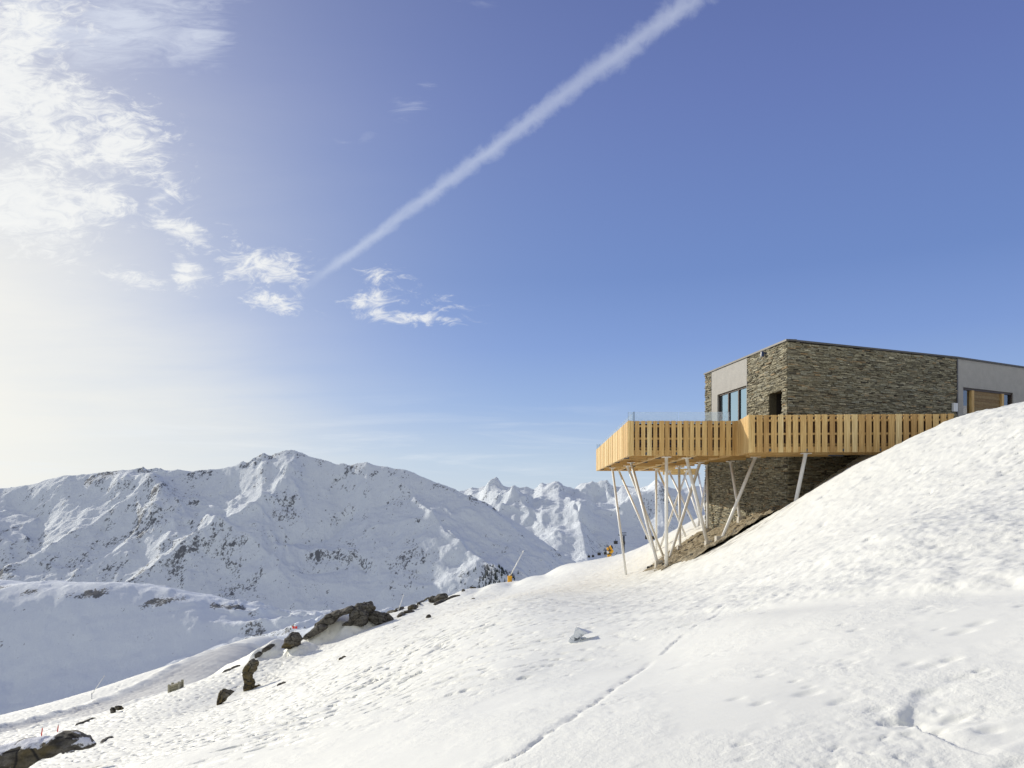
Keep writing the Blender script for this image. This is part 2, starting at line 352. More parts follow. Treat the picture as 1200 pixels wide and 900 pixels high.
def Hdet(x, y):
    h = H0(x, y)
    dist = np.hypot(x, y)
    near = 1-smooth(60, 130, dist)
    h = h + .13*fbm(x/5.5, y/5.5, 4)*smooth(1.5, 8, dist)*near + .25*fbm(x/24+3, y/24, 3)*smooth(20, 60, dist)*(1-.7*smooth(60,120,dist))
    # fall-line direction: sastrugi stretched along it
    p = -.95*x+.31*y; q = .31*x+.95*y
    wq = q+.25*fbm(x/2.0, y/2.0, 2)
    up = smooth(-.1, .25, fbm(x/7+9, y/7-4, 3)+.06*(dist-9))          # where the surface is scoured
    left = smooth(2, -3, x)
    sas = fbm(p/.9, wq/.14, 4)
    h = h + (.011+.010*left)*np.maximum(sas-.02, -.3)*(.35+.65*up)*smooth(2, 5, dist)*(1+smooth(15,40,dist)*1.4)
    pit = np.clip(fbm(p/.35+7, wq/.17, 3)-.22, 0, 1)
    h = h - (.13+.40*left)*pit*up*near*(.4+.6*smooth(4, 20, dist))
    pit2 = np.clip(fbm(p/.8+17, wq/.22+5, 3)-.20, 0, 1)
    h = h - .75*pit2*left*smooth(-.15,.2,fbm(x/6-4, y/6+2, 3))*near*smooth(6, 14, dist)
    cr = .75*smooth(.08, .36, fbm(x/1.3+2, y/1.3+6, 4))*smooth(14, 8, dist)*smooth(1.5,2.5,dist)
    h = h + cr*(.010*fbm(x/.05, y/.05, 4, gain=.6)+.014*fbm(x/.22, y/.22, 3) - .05*np.clip(fbm(x/.09+4,y/.09,2)-.34,0,1))
    for (cx, cy), r, a in POCK:
        q2 = ((x-cx)/(r*1.6))**2+((y-cy)/r)**2
        h = h - a*np.exp(-q2**1.5)
    # trampled, lumpy band below the building and over the right-hand mound
    d, _, _ = polydist(x, y, LEDGE)
    above = smooth(0, .7, y-np.interp(x, [v[0] for v in LEDGE], [v[1] for v in LEDGE]))*smooth(.8, 2.2, x)
    band = np.maximum(above*smooth(40,30,dist), smooth(-4, 1, x-0.02*y)*smooth(13, 20, y)*smooth(75, 55, y))
    h = h + band*(.045*fbm(x/.34, y/.34, 5, gain=.6)+.040*(ridged(x/1.1, y/1.1, 4)-.4)*(.4+.6*smooth(-.1,.3,fbm(x/3,y/3,2))) - .07*np.clip(fbm(x/.28+5, y/.28, 2)-.38, 0, 1))
    h = h - .028*np.exp(-(d/.30)**2)*smooth(.6, 1.6, x) + .022*above*smooth(1.6,.2,d)
    # ski trail and its soft continuation
    def scarp(pts, depth, wid, lip, brk, edge=.02, k=.12):
        d, s, L = polydist(x, y, pts)
        n = len(pts); ar = np.array(pts); ss = np.concatenate([[0], np.cumsum(np.hypot(*np.diff(ar, axis=0).T))])
        cx = np.interp(s, ss, ar[:,0]); cy = np.interp(s, ss, ar[:,1])
        vx, vy = ar[-1,0]-ar[0,0], ar[-1,1]-ar[0,1]; l = math.hypot(vx, vy)
        sg = ((x-cx)*vy-(y-cy)*vx)/l                 # positive on the right-hand side of the line
        sg = sg+edge*fbm(s/.22+3, s*0+1, 3)+edge*.5*fbm(x/.06, y/.06, 2)
        ends = smooth(0, .12*L, s)*smooth(L, .88*L, s)*np.exp(-np.maximum(d-np.abs(sg)-.08, 0)/.05)
        m = brk+(1-brk)*smooth(-.15, .2, fbm(s/k/3, s*0+2.5, 3))
        prof = np.where(sg > 0, -np.exp(-sg/wid)*smooth(0, .018, sg), lip*np.exp(sg/.05))
        return depth*prof*m*ends
    h = h + scarp(TRAIL, .024, .030, .3, .25, .045, .05) - .010*np.exp(-(polydist(x, y, TRAIL)[0]/.045)**2)
    h = h + scarp(TRAIL2, .018, .06, .2, .0, .04, .06)
    # wind-scooped hollow at lower right
    h = h + scarp(HOL, .048, .22, .15, .35, .03, .08)
    d, s, L = polydist(x, y, HOL[-2:])
    h = h - .030*np.exp(-((d+.02*fbm(x/.1,y/.1,2))/.05)**2)
    d, s, L = polydist(x, y, HOLB)
    h = h + .012*np.exp(-((d+.04*fbm(x/.15,y/.15,3))/.10)**2)
    # groomed bench across the far left slope
    d, s, L = polydist(x, y, BENCH)
    w = 2.2+.07*np.maximum(y-30, 0)
    h = h + np.where(d < 20, .30*np.exp(-((d-w)/.7)**2)*(.6+fbm(x/3,y/3,3)) - .25*smooth(w, w*.6, d) + .012*smooth(w, w*.8, d)*np.sin(d*5.5+2*fbm(x/5,y/5,2)), 0)
    # drift banks below the outcrop
    for c, r, a in BANKS:
        qx = (x-c.x)*-.788+(y-c.y)*.616; qy = (x-c.x)*.616+(y-c.y)*.788
        qx = qx+.35*fbm(x/1.1, y/1.1, 3)
        h = h + a*smooth(-1.25, .1, qx)*np.exp(-np.maximum(qx, 0)/2.2)*np.exp(-(qy/r)**4)
    return h
def groom_shade_mask(x, y):
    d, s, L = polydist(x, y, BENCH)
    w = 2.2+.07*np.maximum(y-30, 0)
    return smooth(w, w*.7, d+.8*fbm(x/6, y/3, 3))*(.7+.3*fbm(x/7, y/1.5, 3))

t = np.arange(np.arcsinh(-1/2.5), np.arcsinh(175/2.5), .0034)
ys = 2.5*np.sinh(t)
ys = np.concatenate([-np.exp(np.linspace(math.log(160), math.log(1.05), 40)), ys])
ud = np.arange(-.82, .8201, .0024)
uo = .82+np.cumsum(.004*1.07**np.arange(56))
us = np.concatenate([-uo[::-1], ud, uo])
GX = us[None,:]*np.sqrt(ys**2+16)[:,None]; GY = np.broadcast_to(ys[:,None], GX.shape).copy()
GZ = Hdet(GX, GY)
# bare-earth polygon (built from survey points on the slope)
EARTH = [ray0(*q) for q in [(757,669),(775,668),(790,661),(830,648),(870,629),(905,609)]] + [Vector((10.9,28.6,0)), Vector((9.5,35.3,0))] + [ray0(*q) for q in [(822,622),(808,630),(790,641),(770,655)]]
def inpoly(x, y, poly):
    ins = np.zeros(x.shape, bool); n = len(poly)
    for i in range(n):
        a, b = poly[i], poly[(i+1) % n]
        c = ((a.y > y) != (b.y > y)) & (x < (b.x-a.x)*(y-a.y)/((b.y-a.y) if abs(b.y-a.y) > 1e-9 else 1e-9)+a.x)
        ins ^= c
    return ins
def earth_sd(x, y):
    d, _, _ = polydist(x, y, [(p.x, p.y) for p in EARTH]+[(EARTH[0].x, EARTH[0].y)])
    return np.where(inpoly(x, y, EARTH), d, -d)+.45*fbm(x/1.1, y/1.1, 4)
dirt = smooth(-1.1, .2, earth_sd(GX, GY))*smooth(0, .35, fbm(GX/.5, GY/.5, 3)+.1)*.5
terrain = grid_mesh('snow_slope', GX, GY, GZ, MAT['snow'], {'groomed': np.clip(groom_shade_mask(GX, GY), 0, 1), 'dirt': dirt})
tag(terrain, kind='structure')
def H(x, y): return float(Hdet(np.array([float(x)]), np.array([float(y)]))[0])
def hit(px, py, lo=1.5): return ray0(px, py, Hdet, lo)

ex, ey = np.meshgrid(np.arange(4.6, 11.4, .05), np.arange(25.5, 38.5, .05))
sd = earth_sd(ex, ey)
ez = Hdet(ex, ey) + np.where(sd > 0, .03+.10*smooth(0,.6,sd)+.10*smooth(0,.4,sd)*(fbm(ex/.35, ey/.35, 4)+.8*np.clip(ridged(ex/.8,ey/.8,3)-.3,0,1)+1.1*np.clip(fbm(ex/.16+3,ey/.16,3)-.05,0,1)), -.12)
tag(grid_mesh('bare_earth', ex, ey, ez, MAT['earth']), kind='structure')

rb = MB(); r_ = random.Random(5); k_ = 0
while k_ < 420:
    x_, y_ = r_.uniform(5, 10.8), r_.uniform(26, 37)
    if earth_sd(np.array([x_]), np.array([y_]))[0] < .25: continue
    k_ += 1; q = r_.choice([.03,.04,.05,.06,.08,.11])*r_.uniform(.6,1); z_ = H(x_, y_)+.11; a_ = r_.uniform(0, 3.1); ca, sa = math.cos(a_), math.sin(a_)
    e_ = lambda: r_.uniform(.55, 1.1)*q
    f_ = lambda X_, Y_, Z_: (x_+X_*ca-Y_*sa, y_+X_*sa+Y_*ca, z_+Z_)
    rb.quadbox([f_(-e_(),-e_(),-q),f_(e_(),-e_(),-q),f_(e_(),e_(),-q),f_(-e_(),e_(),-q),f_(-e_(),-e_(),.6*e_()),f_(e_(),-e_(),.6*e_()),f_(e_(),e_(),.6*e_()),f_(-e_(),e_(),.6*e_())])
tag(rb.build('rubble', m_rock('rubble_stone', 0, .25)), kind='stuff', label='loose rubble stones scattered over the bare earth under the terrace', cat='rubble')

# ------------------------------------------------------------------ far terrain
def fan(u0, u1, nu, y0, y1, ny, p=1.0):
    u = np.linspace(u0, u1, nu); y = y0*(y1/y0)**np.linspace(0, 1, ny)**p
    Y = np.repeat(y[:,None], nu, 1); return u[None,:]*Y, Y
def interp_px(tab, px): 
    tab = np.array(tab, float); return np.interp(px, tab[:,0], tab[:,1])

# valley side hill at the left
hp = []
for a in [(-250,672,470),(-100,676,460),(0,681,452),(25,683,450),(60,687,447),(100,688,445),(170,695,445),(230,704,445),(290,713,452),(340,718,475),(400,726,520),
          (-250,900,300),(-100,870,320),(0,850,334),(100,822,350),(170,800,368),(230,772,390),(280,757,395),(330,751,330),(390,750,320),(300,731,420),(350,735,400),
          (0,760,392),(100,752,400),(200,738,412),(-100,880,240),(100,860,240),(300,800,240),(400,790,260),(-200,960,150),(100,960,150),(300,900,150),(450,800,200)]:
    v = P(*a); hp.append(tuple(v))
for a in [(-250,672,470),(0,681,452),(100,688,445),(230,704,445),(340,718,475)]:
    v = P(*a); hp.append((v.x*1.35, v.y*1.35, v.z-75)); hp.append((v.x*1.8, v.y*1.8, v.z-210))
hp = np.array(hp); th = TPS(hp[:,:2]/100, hp[:,2], 1e-3)
X, Y = fan(-1.05, -.12, 520, 135, 800, 420)
Z = th(X/100, Y/100)
Z = Z + 3.6*eroded(X/70, Y/70, 7)*smooth(180, 260, Y) + 6.5*(ridged(X/45, Y/30, 5)-.3)*smooth(-.44,-.34,X/Y) + .7*fbm(X/9,Y/9,4) + .45*(ridged(X/16,Y/30,4)-.3)
crestY = np.interp((X/Y)*F+600, [-250,0,100,230,340], [470,452,445,445,475])
rk = np.exp(-((Y-crestY+9)/9)**2)*(2.6*smooth(-.1,.25,fbm(X/22,Y/22,4))+.2)-.35 + .55*smooth(.22,.45,fbm(X/30+4,Y/30,3)) + 1.7*smooth(.0,.2,fbm(X/40+2,Y/40,3))*smooth(-.42,-.36,X/Y)*smooth(300,330,Y)
o = grid_mesh('valley_hill', X, Y, Z, m_mountain('hill_snow', .35, 6.0, (.06,.058,.055), .5), {'rock': rk}); tag(o, kind='structure')

# the broad mountain
SKY1 = [(-300,600),(-150,585),(0,572),(40,566),(75,558),(100,556),(145,552),(180,549),(225,552),(265,548),(300,538),(307,533),(318,536),(335,530),(345,529),(360,535),(372,538),(395,543),(412,543),(430,541),(440,545),(480,553),(510,566),(540,577),(570,592),(600,612),(640,637),(675,658),(720,690),(800,740)]
def mountain1(X, Y):
    px = X/Y*F+600
    yc = np.interp(px, [-300,0,200,340,480,600,675,800], [3500,3350,3250,3200,3000,2750,2600,2500])
    yf = np.interp(px, [-300,0,200,340,480,600,675,800], [2350,2350,2300,2250,2150,2050,2000,1900])
    zc = (580-interp_px(SKY1, px))/F*yc
    zf = -yf*np.interp(px, [-300,300,450,800], [.165,.17,.19,.20])
    tt = (Y-yf)/(yc-yf)
    prof = np.where(tt < 1, np.sign(tt)*np.abs(np.clip(tt,-1,1))**1.12, 1-(tt-1)*1.3)
    z = zf+(zc-zf)*prof
    env = smooth(-.1, .35, tt)*(1-.86*np.exp(-((tt-1)/.10)**2))
    wx_ = X+90*fbm(X/700, Y/700, 3); wy_ = Y+90*fbm(X/700+8, Y/700+3, 3)
    # spurs run from the crest down to the left
    ca, sa = math.cos(R(-35)), math.sin(R(-35))
    ax = wx_*ca-wy_*sa; ay = wx_*sa+wy_*ca
    rel = 75*(ridged(ax/520, ay/1100, 5)-.35) + 60*eroded(wx_/420, wy_/420, 8)
    z = z + env*rel + env*(8*fbm(X/75, Y/75, 6, gain=.58)+8*(ridged(ax/95, ay/230, 4)-.35)) + np.exp(-((tt-1)/.09)**2)*(16*(ridged(X/75,Y/75,5)-.35)+14*np.maximum(fbm(X/55,Y/55,3),0))*(.25+.75*smooth(-.05,.25,fbm(X/260+4,Y/260,2)))
    def spur(pts, w, a):
        pw = [tuple(P(q[0], 0, q[1])[:2]) for q in pts]
        d, s, L = polydist(X, Y, pw); d = d+25*fbm(X/160,Y/160,3)
        return a*np.exp(-np.abs(d)/w)*np.sin(np.clip(s/L,0,1)*math.pi*.85+.25)
    z = z + spur([(345,3120),(318,2880),(235,2680),(150,2500),(90,2400)], 95, 62)
    z = z + spur([(190,3150),(120,2950),(50,2750),(0,2650)], 90, 40)
    z = z + spur([(470,2950),(520,2600),(570,2350),(620,2130)], 85, 66)
    return z, tt
X, Y = fan(-1.08, .2, 1000, 1650, 3900, 620)
Z, tt = mountain1(X, Y)
rk = .9*smooth(.0,.35,fbm(X/260+5, Y/260, 4))*smooth(.2,.5,tt)*smooth(1.1,.9,tt) + .55*smooth(.1,.3,fbm(X/200,Y/500,3))*smooth(.55,.2,tt)+ 1.1*np.exp(-((tt-.98)/.05)**2)*smooth(-.1,.2,fbm(X/120,Y/120,2)) - .12 + .75*smooth(.60,.2,tt)*smooth(-.15,.3,fbm(X/150+7,Y/420,4))
px_ = X/Y*F+600
rk = rk + .75*smooth(330,120,px_)*smooth(-.25,.15,fbm(X/140,Y/300+9,3))*smooth(.75,.45,tt)*smooth(.1,.3,tt) + .5*np.exp(-(((px_-585)/28)**2))*smooth(.45,.15,tt)
o = grid_mesh('mountain_ridge', X, Y, Z, m_mountain('mountain_snow', .5, 1.0), {'rock': rk}); tag(o, kind='structure')

# far alpine chain
SKY2 = [(380,590),(470,584),(520,578),(545,575),(553,572),(560,573),(577,567),(583,566.5),(597,571),(603,569),(608,572),(615,570.5),(625,573),(635,566),(640,567),(650,565.5),(655,565.8),(661,571),(672,573),(680,567.5),(687,566.5),(697,571),(704,568),(712,570),(720,571),(729,567),(737,569),(748,571),(760,569),(771,565),(782,571),(800,573),(815,570),(830,572),(900,570),(1000,575),(1200,580)]
def mountain2(X, Y):
    px = X/Y*F+600
    yc = 9200+0*X; yf = 5400.
    zc = (580-interp_px(SKY2, px))/F*yc
    tt = (Y-yf)/(yc-yf)
    zf = -640.
    prof = np.where(tt < 1, np.sign(tt)*np.abs(np.clip(tt,-1,1))**1.35, 1-(tt-1)*2.0)
    z = zf+(zc-zf)*prof
    env = smooth(-.1,.25,tt)*(1-.93*np.exp(-((tt-1)/.08)**2))
    wx_ = X+260*fbm(X/1800,Y/1800,3); wy_ = Y+260*fbm(X/1800+8,Y/1800+3,3)
    def spur(pts, w, a):
        pw = [tuple(P(q[0],0,q[1])[:2]) for q in pts]
        d, s, L = polydist(X, Y, pw); d = d+90*fbm(X/500,Y/500,3)
        return a*np.exp(-np.abs(d)/w)*np.sin(np.clip(s/L,0,1)*math.pi*.92)
    rel = 330*(ridged(wx_/1500, wy_/2600, 5)-.35)+150*eroded(wx_/1000, wy_/1000, 8)
    z = z+env*rel*.95+spur([(655,9100),(668,8000),(680,6900),(690,5900)],420,330)+spur([(570,9100),(600,8100),(640,7000),(668,6200)],200,90)+spur([(775,9100),(770,8000),(780,6800)],350,230)
    z = z+16*fbm(X/160,Y/160,5)+22*np.exp(-((tt-1)/.06)**2)*(ridged(X/180,Y/180,4)-.3)
    return z, tt
X, Y = fan(-.28, .75, 760, 4600, 10500, 460)
Z, tt = mountain2(X, Y)
rk = .5*smooth(.0,.4,fbm(X/500,Y/500,4))-.12
o = grid_mesh('distant_mountains', X, Y, Z, m_mountain('far_mountain_snow', .45, .42, (.10,.11,.13)), {'rock': rk}); tag(o, kind='structure')

# valley floor to the horizon
gm, nt, b = mat('valley_snow'); n = NOISE(nt, POS(nt), .002, 5, .6)
nt.links.new(MIX(nt, n, (.70,.73,.78), (.82,.84,.88)), b.inputs['Base Color']); b.inputs['Roughness'].default_value = .9
xx, yy = np.meshgrid(np.linspace(-60000, 60000, 60), np.linspace(-60000, 60000, 60))
o = grid_mesh('ground', xx, yy, np.full(xx.shape, -720.) , gm); tag(o, kind='structure')

# ------------------------------------------------------------------ building
K1 = Vector((10.45, 27.5)); K2 = Vector((9.4, 35.2)); KR = Vector((19.0, 31.0)); KE = Vector((25.5, 34.4))
ROOF = 5.83; BASE = -3.6
def frame_of(A, B):            # W(a, d, z): a metres along, d metres outwards
    t = (B-A).normalized(); n = Vector((t.y, -t.x))
    return (lambda a, d, z: (A.x+t.x*a+n.x*d, A.y+t.y*a+n.y*d, z)), (B-A).length
WL, LL = frame_of(K2, K1)      # left facade, outward to -x
WR, LR = frame_of(K1, KR)
WG, LG = frame_of(KR, KE)
def a_on(W, A, B, px):         # where the sight line of a photo column meets a wall
    k = (px-600)/F; t = (B-A).normalized()
    return (k*A.y-A.x)/(t.x-k*t.y)
aL = lambda px: a_on(WL, K2, K1, px); aR = lambda px: a_on(WR, K1, KR, px); aG = lambda px: a_on(WG, KR, KE, px)
bld = empty('mountain_restaurant', (14, 31, BASE), 'flat roofed mountain restaurant clad in rough layered stone with grey panels, above the timber terrace', 'building')

def tiles(s0, s1, z0, z1, holes):
    xs = sorted({s0, s1, *[h[0] for h in holes], *[h[1] for h in holes]}); zs = sorted({z0, z1, *[h[2] for h in holes], *[h[3] for h in holes]})
    xs = [x for x in xs if s0 <= x <= s1]; zs = [z for z in zs if z0 <= z <= z1]
    for x0, x1 in zip(xs[:-1], xs[1:]):
        for a, b_ in zip(zs[:-1], zs[1:]):
            cx, cz = (x0+x1)/2, (a+b_)/2
            if not any(h[0] < cx < h[1] and h[2] < cz < h[3] for h in holes): yield x0, x1, a, b_
def stone_wall(W, s0, s1, z0, z1, holes=(), trim=0., trim0=0., proud=.05):
    m = MB()
    for x0, x1, a, b_ in tiles(s0+trim0, s1-trim, z0, z1, holes): m.wbox(W, x0, x1, -.30, 0, a, b_, .12)
    z = z0
    while z < z1-.01:
        hgt = min(random.choice([.022,.028,.034,.042,.055])*random.uniform(.85,1.15), z1-z)
        s = s0
        while s < s1-.005:
            l = min(random.uniform(.08,.36)*(1+hgt*2), s1-s)
            if s1-s-l < .08: l = s1-s
            c0, c1, cz = s, s+l, z+hgt/2
            ok = True
            for h in holes:
                if h[2]-.01 < cz < h[3]+.01:
                    if h[0] <= c0 < h[1]: ok = None; s = h[1]; break
                    if c0 < h[0] < c1: c1 = h[0]
            if ok is None: continue
            d = random.uniform(.008, proud+.012)*(1 if random.random() < .9 else 1.5)
            j = lambda: random.uniform(-.012, .012)
            d1, d2, d3, d4 = d+j(), d+j(), d+j(), d+j()
            g = .003
            tint = min(max(random.gauss(.5, .22), 0), 1)
            m.quadbox([W(c0+g,-.004,z+g*.7), W(c1-g,-.004,z+g*.7), W(c1-g,max(.004,d2),z+g), W(c0+g,max(.004,d1),z+g),
                       W(c0+g,-.004,z+hgt-g*.7), W(c1-g,-.004,z+hgt-g*.7), W(c1-g,max(.004,d3),z+hgt-g), W(c0+g,max(.004,d4),z+hgt-g)], tint)
            s = c1
        z += hgt
    return m
a_win0, a_win1 = aL(841.5), aL(876); a_p0, a_p1 = aL(834.5), aL(876.5)
a_d0, a_d1 = aL(901.6), aL(917.0)
DECK = 1.78
# walls: end strip, grey bay, main stone face
stone_wall(WL, 0, a_p0, BASE, ROOF, ()).build('stone_wall', MAT['stone'], bld)
stone_wall(WL, a_p0, a_p1, BASE, DECK-.05, ()).build('stone_wall', MAT['stone'], bld)
stone_wall(WL, a_p1, LL, BASE, ROOF, [(a_d0, a_d1, DECK, 4.02)], .09).build('stone_wall', MAT['stone'], bld)
stone_wall(WR, 0, LR, BASE+2.2, ROOF-.02, (), trim0=.095).build('stone_wall', MAT['stone'], bld)
m = MB()
for q in tiles(a_p0+.01, a_p1-.01, DECK-.05, ROOF-.01, [(a_win0, a_win1-.03, DECK, 4.66)]): m.wbox(WL, q[0], q[1], -.32, .035, q[2], q[3])
m.build('grey_panel', MAT['render'], bld)
m = MB(); m.wbox(WL, a_p1-.03, a_p1+.03, -.02, .05, DECK, ROOF-.005); m.build('joint_strip', MAT['cap'], bld)
m = MB(); m.wbox(WL, a_p0-.02, a_p0+.02, -.02, .045, DECK, ROOF-.005); m.build('joint_strip', MAT['cap'], bld)
# window with three panes
win = MB(); wz0, wz1 = DECK, 4.655; w0, w1 = a_win0+.01, a_win1-.04
edges = [w0, aL(852.4), aL(864.2), w1]
for e in edges: win.wbox(WL, e-.04, e+.04, -.16, -.04, wz0, wz1)
win.wbox(WL, w0, w1, -.165, -.045, wz1-.06, wz1-.004); win.wbox(WL, w0, w1, -.165, -.045, wz0, wz0+.07)
wo = win.build('window', MAT['frame'], bld)
for e0, e1 in zip(edges[:-1], edges[1:]):
    p_ = MB(); p_.wbox(WL, e0+.04, e1-.04, -.11, -.095, wz0+.07, wz1-.06); p_.build('pane', MAT['pane'], wo)
cu = MB(); n = 150
for i in range(n):
    a0, a1 = [w0+(w1-w0)*(i+k)/n for k in (0,1)]; f = lambda a: -.42+.06*math.sin(a*19)+.03*math.sin(a*43)
    cu.v += [WL(a0,f(a0),wz0), WL(a1,f(a1),wz0), WL(a1,f(a1),wz1), WL(a0,f(a0),wz1)]; k = len(cu.v)-4; cu.f.append((k,k+1,k+2,k+3)); cu.c.append(.5)
cu.build('curtain', MAT['curtain'], wo, True)
m = MB(); m.wbox(WL, w0-.3, w1+.3, -1.3, -1.2, wz0-.2, wz1+.3); m.build('room_wall', MAT['render'], bld)
# doorway recess
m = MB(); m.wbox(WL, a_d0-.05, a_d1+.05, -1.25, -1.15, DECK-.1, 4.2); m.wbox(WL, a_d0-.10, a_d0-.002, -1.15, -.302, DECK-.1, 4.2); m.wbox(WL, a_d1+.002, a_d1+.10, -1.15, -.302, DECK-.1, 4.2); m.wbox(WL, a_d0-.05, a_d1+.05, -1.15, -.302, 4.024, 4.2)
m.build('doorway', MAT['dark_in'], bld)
m = MB(); m.wbox(WL, a_d0+.06, a_d1-.08, -1.14, -1.08, DECK, 3.95); m.build('door', MAT['frame'], bld)
# wall lamp
c = WL(aL(897.3), .10, (580-414.5)/F*29.1)
m = MB(); m.tube((c[0]+.1,c[1],c[2]+.04), (c[0]-.03,c[1],c[2]+.04), .03); m.tube((c[0]-.04,c[1],c[2]-.10),(c[0]-.04,c[1],c[2]+.10), .07, .06); m.build('wall_lamp', MAT['lamp'], bld)
# right-hand grey bay, entrance unit
gz = ROOF-.01; ge0, ge1 = aG(1128), aG(1186.5); Zg = lambda px, py: (580-py)/F*(KR.y+(KE-KR).normalized().y*aG(px))
eh = Zg(1130, 454)
m = MB()
for q in tiles(.02, LG, BASE+3, gz, [(ge0, ge1, BASE+3, eh)]): m.wbox(WG, q[0], q[1], -.30, .03, q[2], q[3])
m.build('grey_panel', MAT['render'], bld)
m = MB(); m.wbox(WG, -.06, .02, -.05, .06, BASE+3, gz-.002); m.build('joint_strip', MAT['cap'], bld)
ent = MB(); ez0 = .6
ed = [ge0, aG(1140), aG(1175), ge1]
for e in (ge0+.04, ge1-.04): ent.wbox(WG, e-.04, e+.04, -.18, -.02, ez0, eh)
ent.wbox(WG, ge0, ge1, -.185, -.025, eh-.09, eh-.003)
eo = ent.build('entrance_window', MAT['frame'], bld)
for e in (ed[1], ed[2]):
    m = MB(); m.wbox(WG, e-.09, e+.09, -.16, .01, ez0, eh-.09, .6); m.build('timber_post', MAT['wood'], eo)
m = MB(); k = 0; z = ez0
while z < eh-.1:
    m.wbox(WG, ed[1]+.09, ed[2]-.09, -.15, -.05-.004*(k % 2), z, min(z+.135, eh-.09), random.uniform(.2,.9)); z += .14; k += 1
m.build('timber_panel', MAT['oak'], eo)
for e0, e1 in ((ed[0]+.08, ed[1]-.09), (ed[2]+.09, ed[3]-.08)):
    m = MB(); m.wbox(WG, e0, e1, -.11, -.095, ez0, eh-.09); m.build('pane', MAT['dpane'], eo)
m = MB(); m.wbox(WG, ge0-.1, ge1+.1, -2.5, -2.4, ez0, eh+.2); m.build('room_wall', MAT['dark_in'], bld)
# white cabinet on the wall beside the entrance
a0, a1 = aR(1113.6), aR(1118.6); zz = [(580-q)/F*30.7 for q in (482, 472)]
m = MB(); m.wbox(WR, a0, a1, .055, .16, zz[0], zz[1]); m.build('wall_cabinet', MAT['signw'], bld, bevel=.01)
# roof and capping
TB = [K2, K1, KR, KE, Vector((27, 44)), Vector((13.6, 46))]
me = MB(); n = len(TB)
me.v = [(p.x, p.y, ROOF-.25) for p in TB]+[(p.x, p.y, ROOF-.06) for p in TB]
me.f = [tuple(reversed(range(n))), tuple(range(n, 2*n))]+[(i, (i+1) % n, n+(i+1) % n, n+i) for i in range(n)]; me.c = [.5]*len(me.f)
for i in range(len(me.v)):     # keep the slab inside the walls
    cx, cy = 17, 37; x, y, z = me.v[i]; me.v[i] = (x+(cx-x)*.05, y+(cy-y)*.05, z)
me.build('roof', MAT['cap'], bld)
m = MB()
m.wbox(WL, -.06, LL+.06, -.34, .085, ROOF, ROOF+.07); m.wbox(WR, .03, LR+.02, -.34, .085, ROOF-.002, ROOF+.068); m.wbox(WG, .0, LG, -.34, .085, ROOF-.004, ROOF+.066)
m.build('roof_capping', MAT['cap'], bld)
m = MB()
for i in range(14):
    x = 22.5+i*.45; y = 33.6+i*.22
    m.tube((x,y+.8,ROOF-.1),(x+.45,y+1.0,ROOF-.1), .23+.05*math.sin(i*1.3)+.02*min(i,5), .24+.05*math.sin(i*1.3+1.3)+.02*min(i,5), 14)
m.build('hill_stand_in', MAT['ice'], bld, True)  # snow bulge added at roof level in place of the far hill behind
# hidden sides
W3, L3 = frame_of(KE, TB[4]); W4, L4 = frame_of(TB[4], TB[5]); W5, L5 = frame_of(TB[5], K2)
m = MB(); m.wbox(W3, 0, L3, -.3, 0, BASE+3, ROOF); m.wbox(W4, 0, L4, -.3, 0, BASE, ROOF); m.wbox(W5, 0, L5, -.3, 0, BASE, ROOF); m.build('rear_wall', MAT['render'], bld)

# ------------------------------------------------------------------ timber terrace
DA = Vector((4.35, 27.0)); DB = Vector((8.42, 27.0)); DC = Vector((8.18, 25.0)); DD = Vector((15.05, 24.62)); DF = Vector((5.16, 44.3)); DG = Vector((9.3, 44.3))
ZB, ZT = 1.465, 2.755
ter = empty('timber_terrace', (7, 33, ZB), 'cantilevered larch timber terrace with slatted railing on slanting white steel posts', 'terrace')
DE = Vector(WR(aR(1118), 0, 0)[:2])
def prism(poly, z0, z1):
    m = MB(); n = len(poly); m.v = [(p.x,p.y,z0) for p in poly]+[(p.x,p.y,z1) for p in poly]
    m.f = [tuple(reversed(range(n))), tuple(range(n,2*n))]+[(i,(i+1)%n,n+(i+1)%n,n+i) for i in range(n)]; m.c = [.5]*len(m.f); return m
ins = lambda p, x, y: Vector((p.x+x, p.y+y))
prism([ins(DA,.1,.1), ins(DB,.1,.1), ins(DC,.1,.1), ins(DD,0,.1), ins(DE,-.05,-.1), ins(K1,-.1,-.1), ins(K2,-.1,0), ins(DG,0,-.1), ins(DF,.1,-.1)], 1.70, 1.775).build('deck_floor', MAT['woody'], ter)
# lining boards (soffit), cross joists and long beams
m = MB(); k = 0
y = 27.25
while y < 44.2:
    xl = 4.5+(y-27)*.0468; xr = min(9.3, 9.4+(35.2-min(y,35.2))*.136-.2)
    m.box(xl, xr, y, y+.235, 1.655, 1.698, random.random()); y += .24
y = 25.3
while y < 27.2:
    m.box(8.4, 10.1, y, y+.235, 1.655, 1.698, random.random()); y += .24
m.build('soffit_boards', MAT['woodx'], ter)
for y in (27.25, 28.9, 30.75, 32.6, 34.8, 37.0, 39.2, 41.4, 43.9):
    xl = 4.47+(y-27)*.0468; xr = 10.2-(y-28)*.11 if y < 35 else 9.3
    m = MB(); m.box(xl, xr, y-.07, y+.07, 1.475, 1.652, random.random()); m.build('joist', MAT['woodx'], ter)
for dx in (1.25, 2.55, 3.85):
    m = MB(); a, b_ = Vector((4.35+dx, 27.2)), Vector((5.16+dx*.98, 44.1)); W, L = frame_of(a, b_)
    m.wbox(W, 0, L, -.05, .05, 1.455, 1.60, random.uniform(.5,1)); m.build('beam', MAT['woody'], ter)
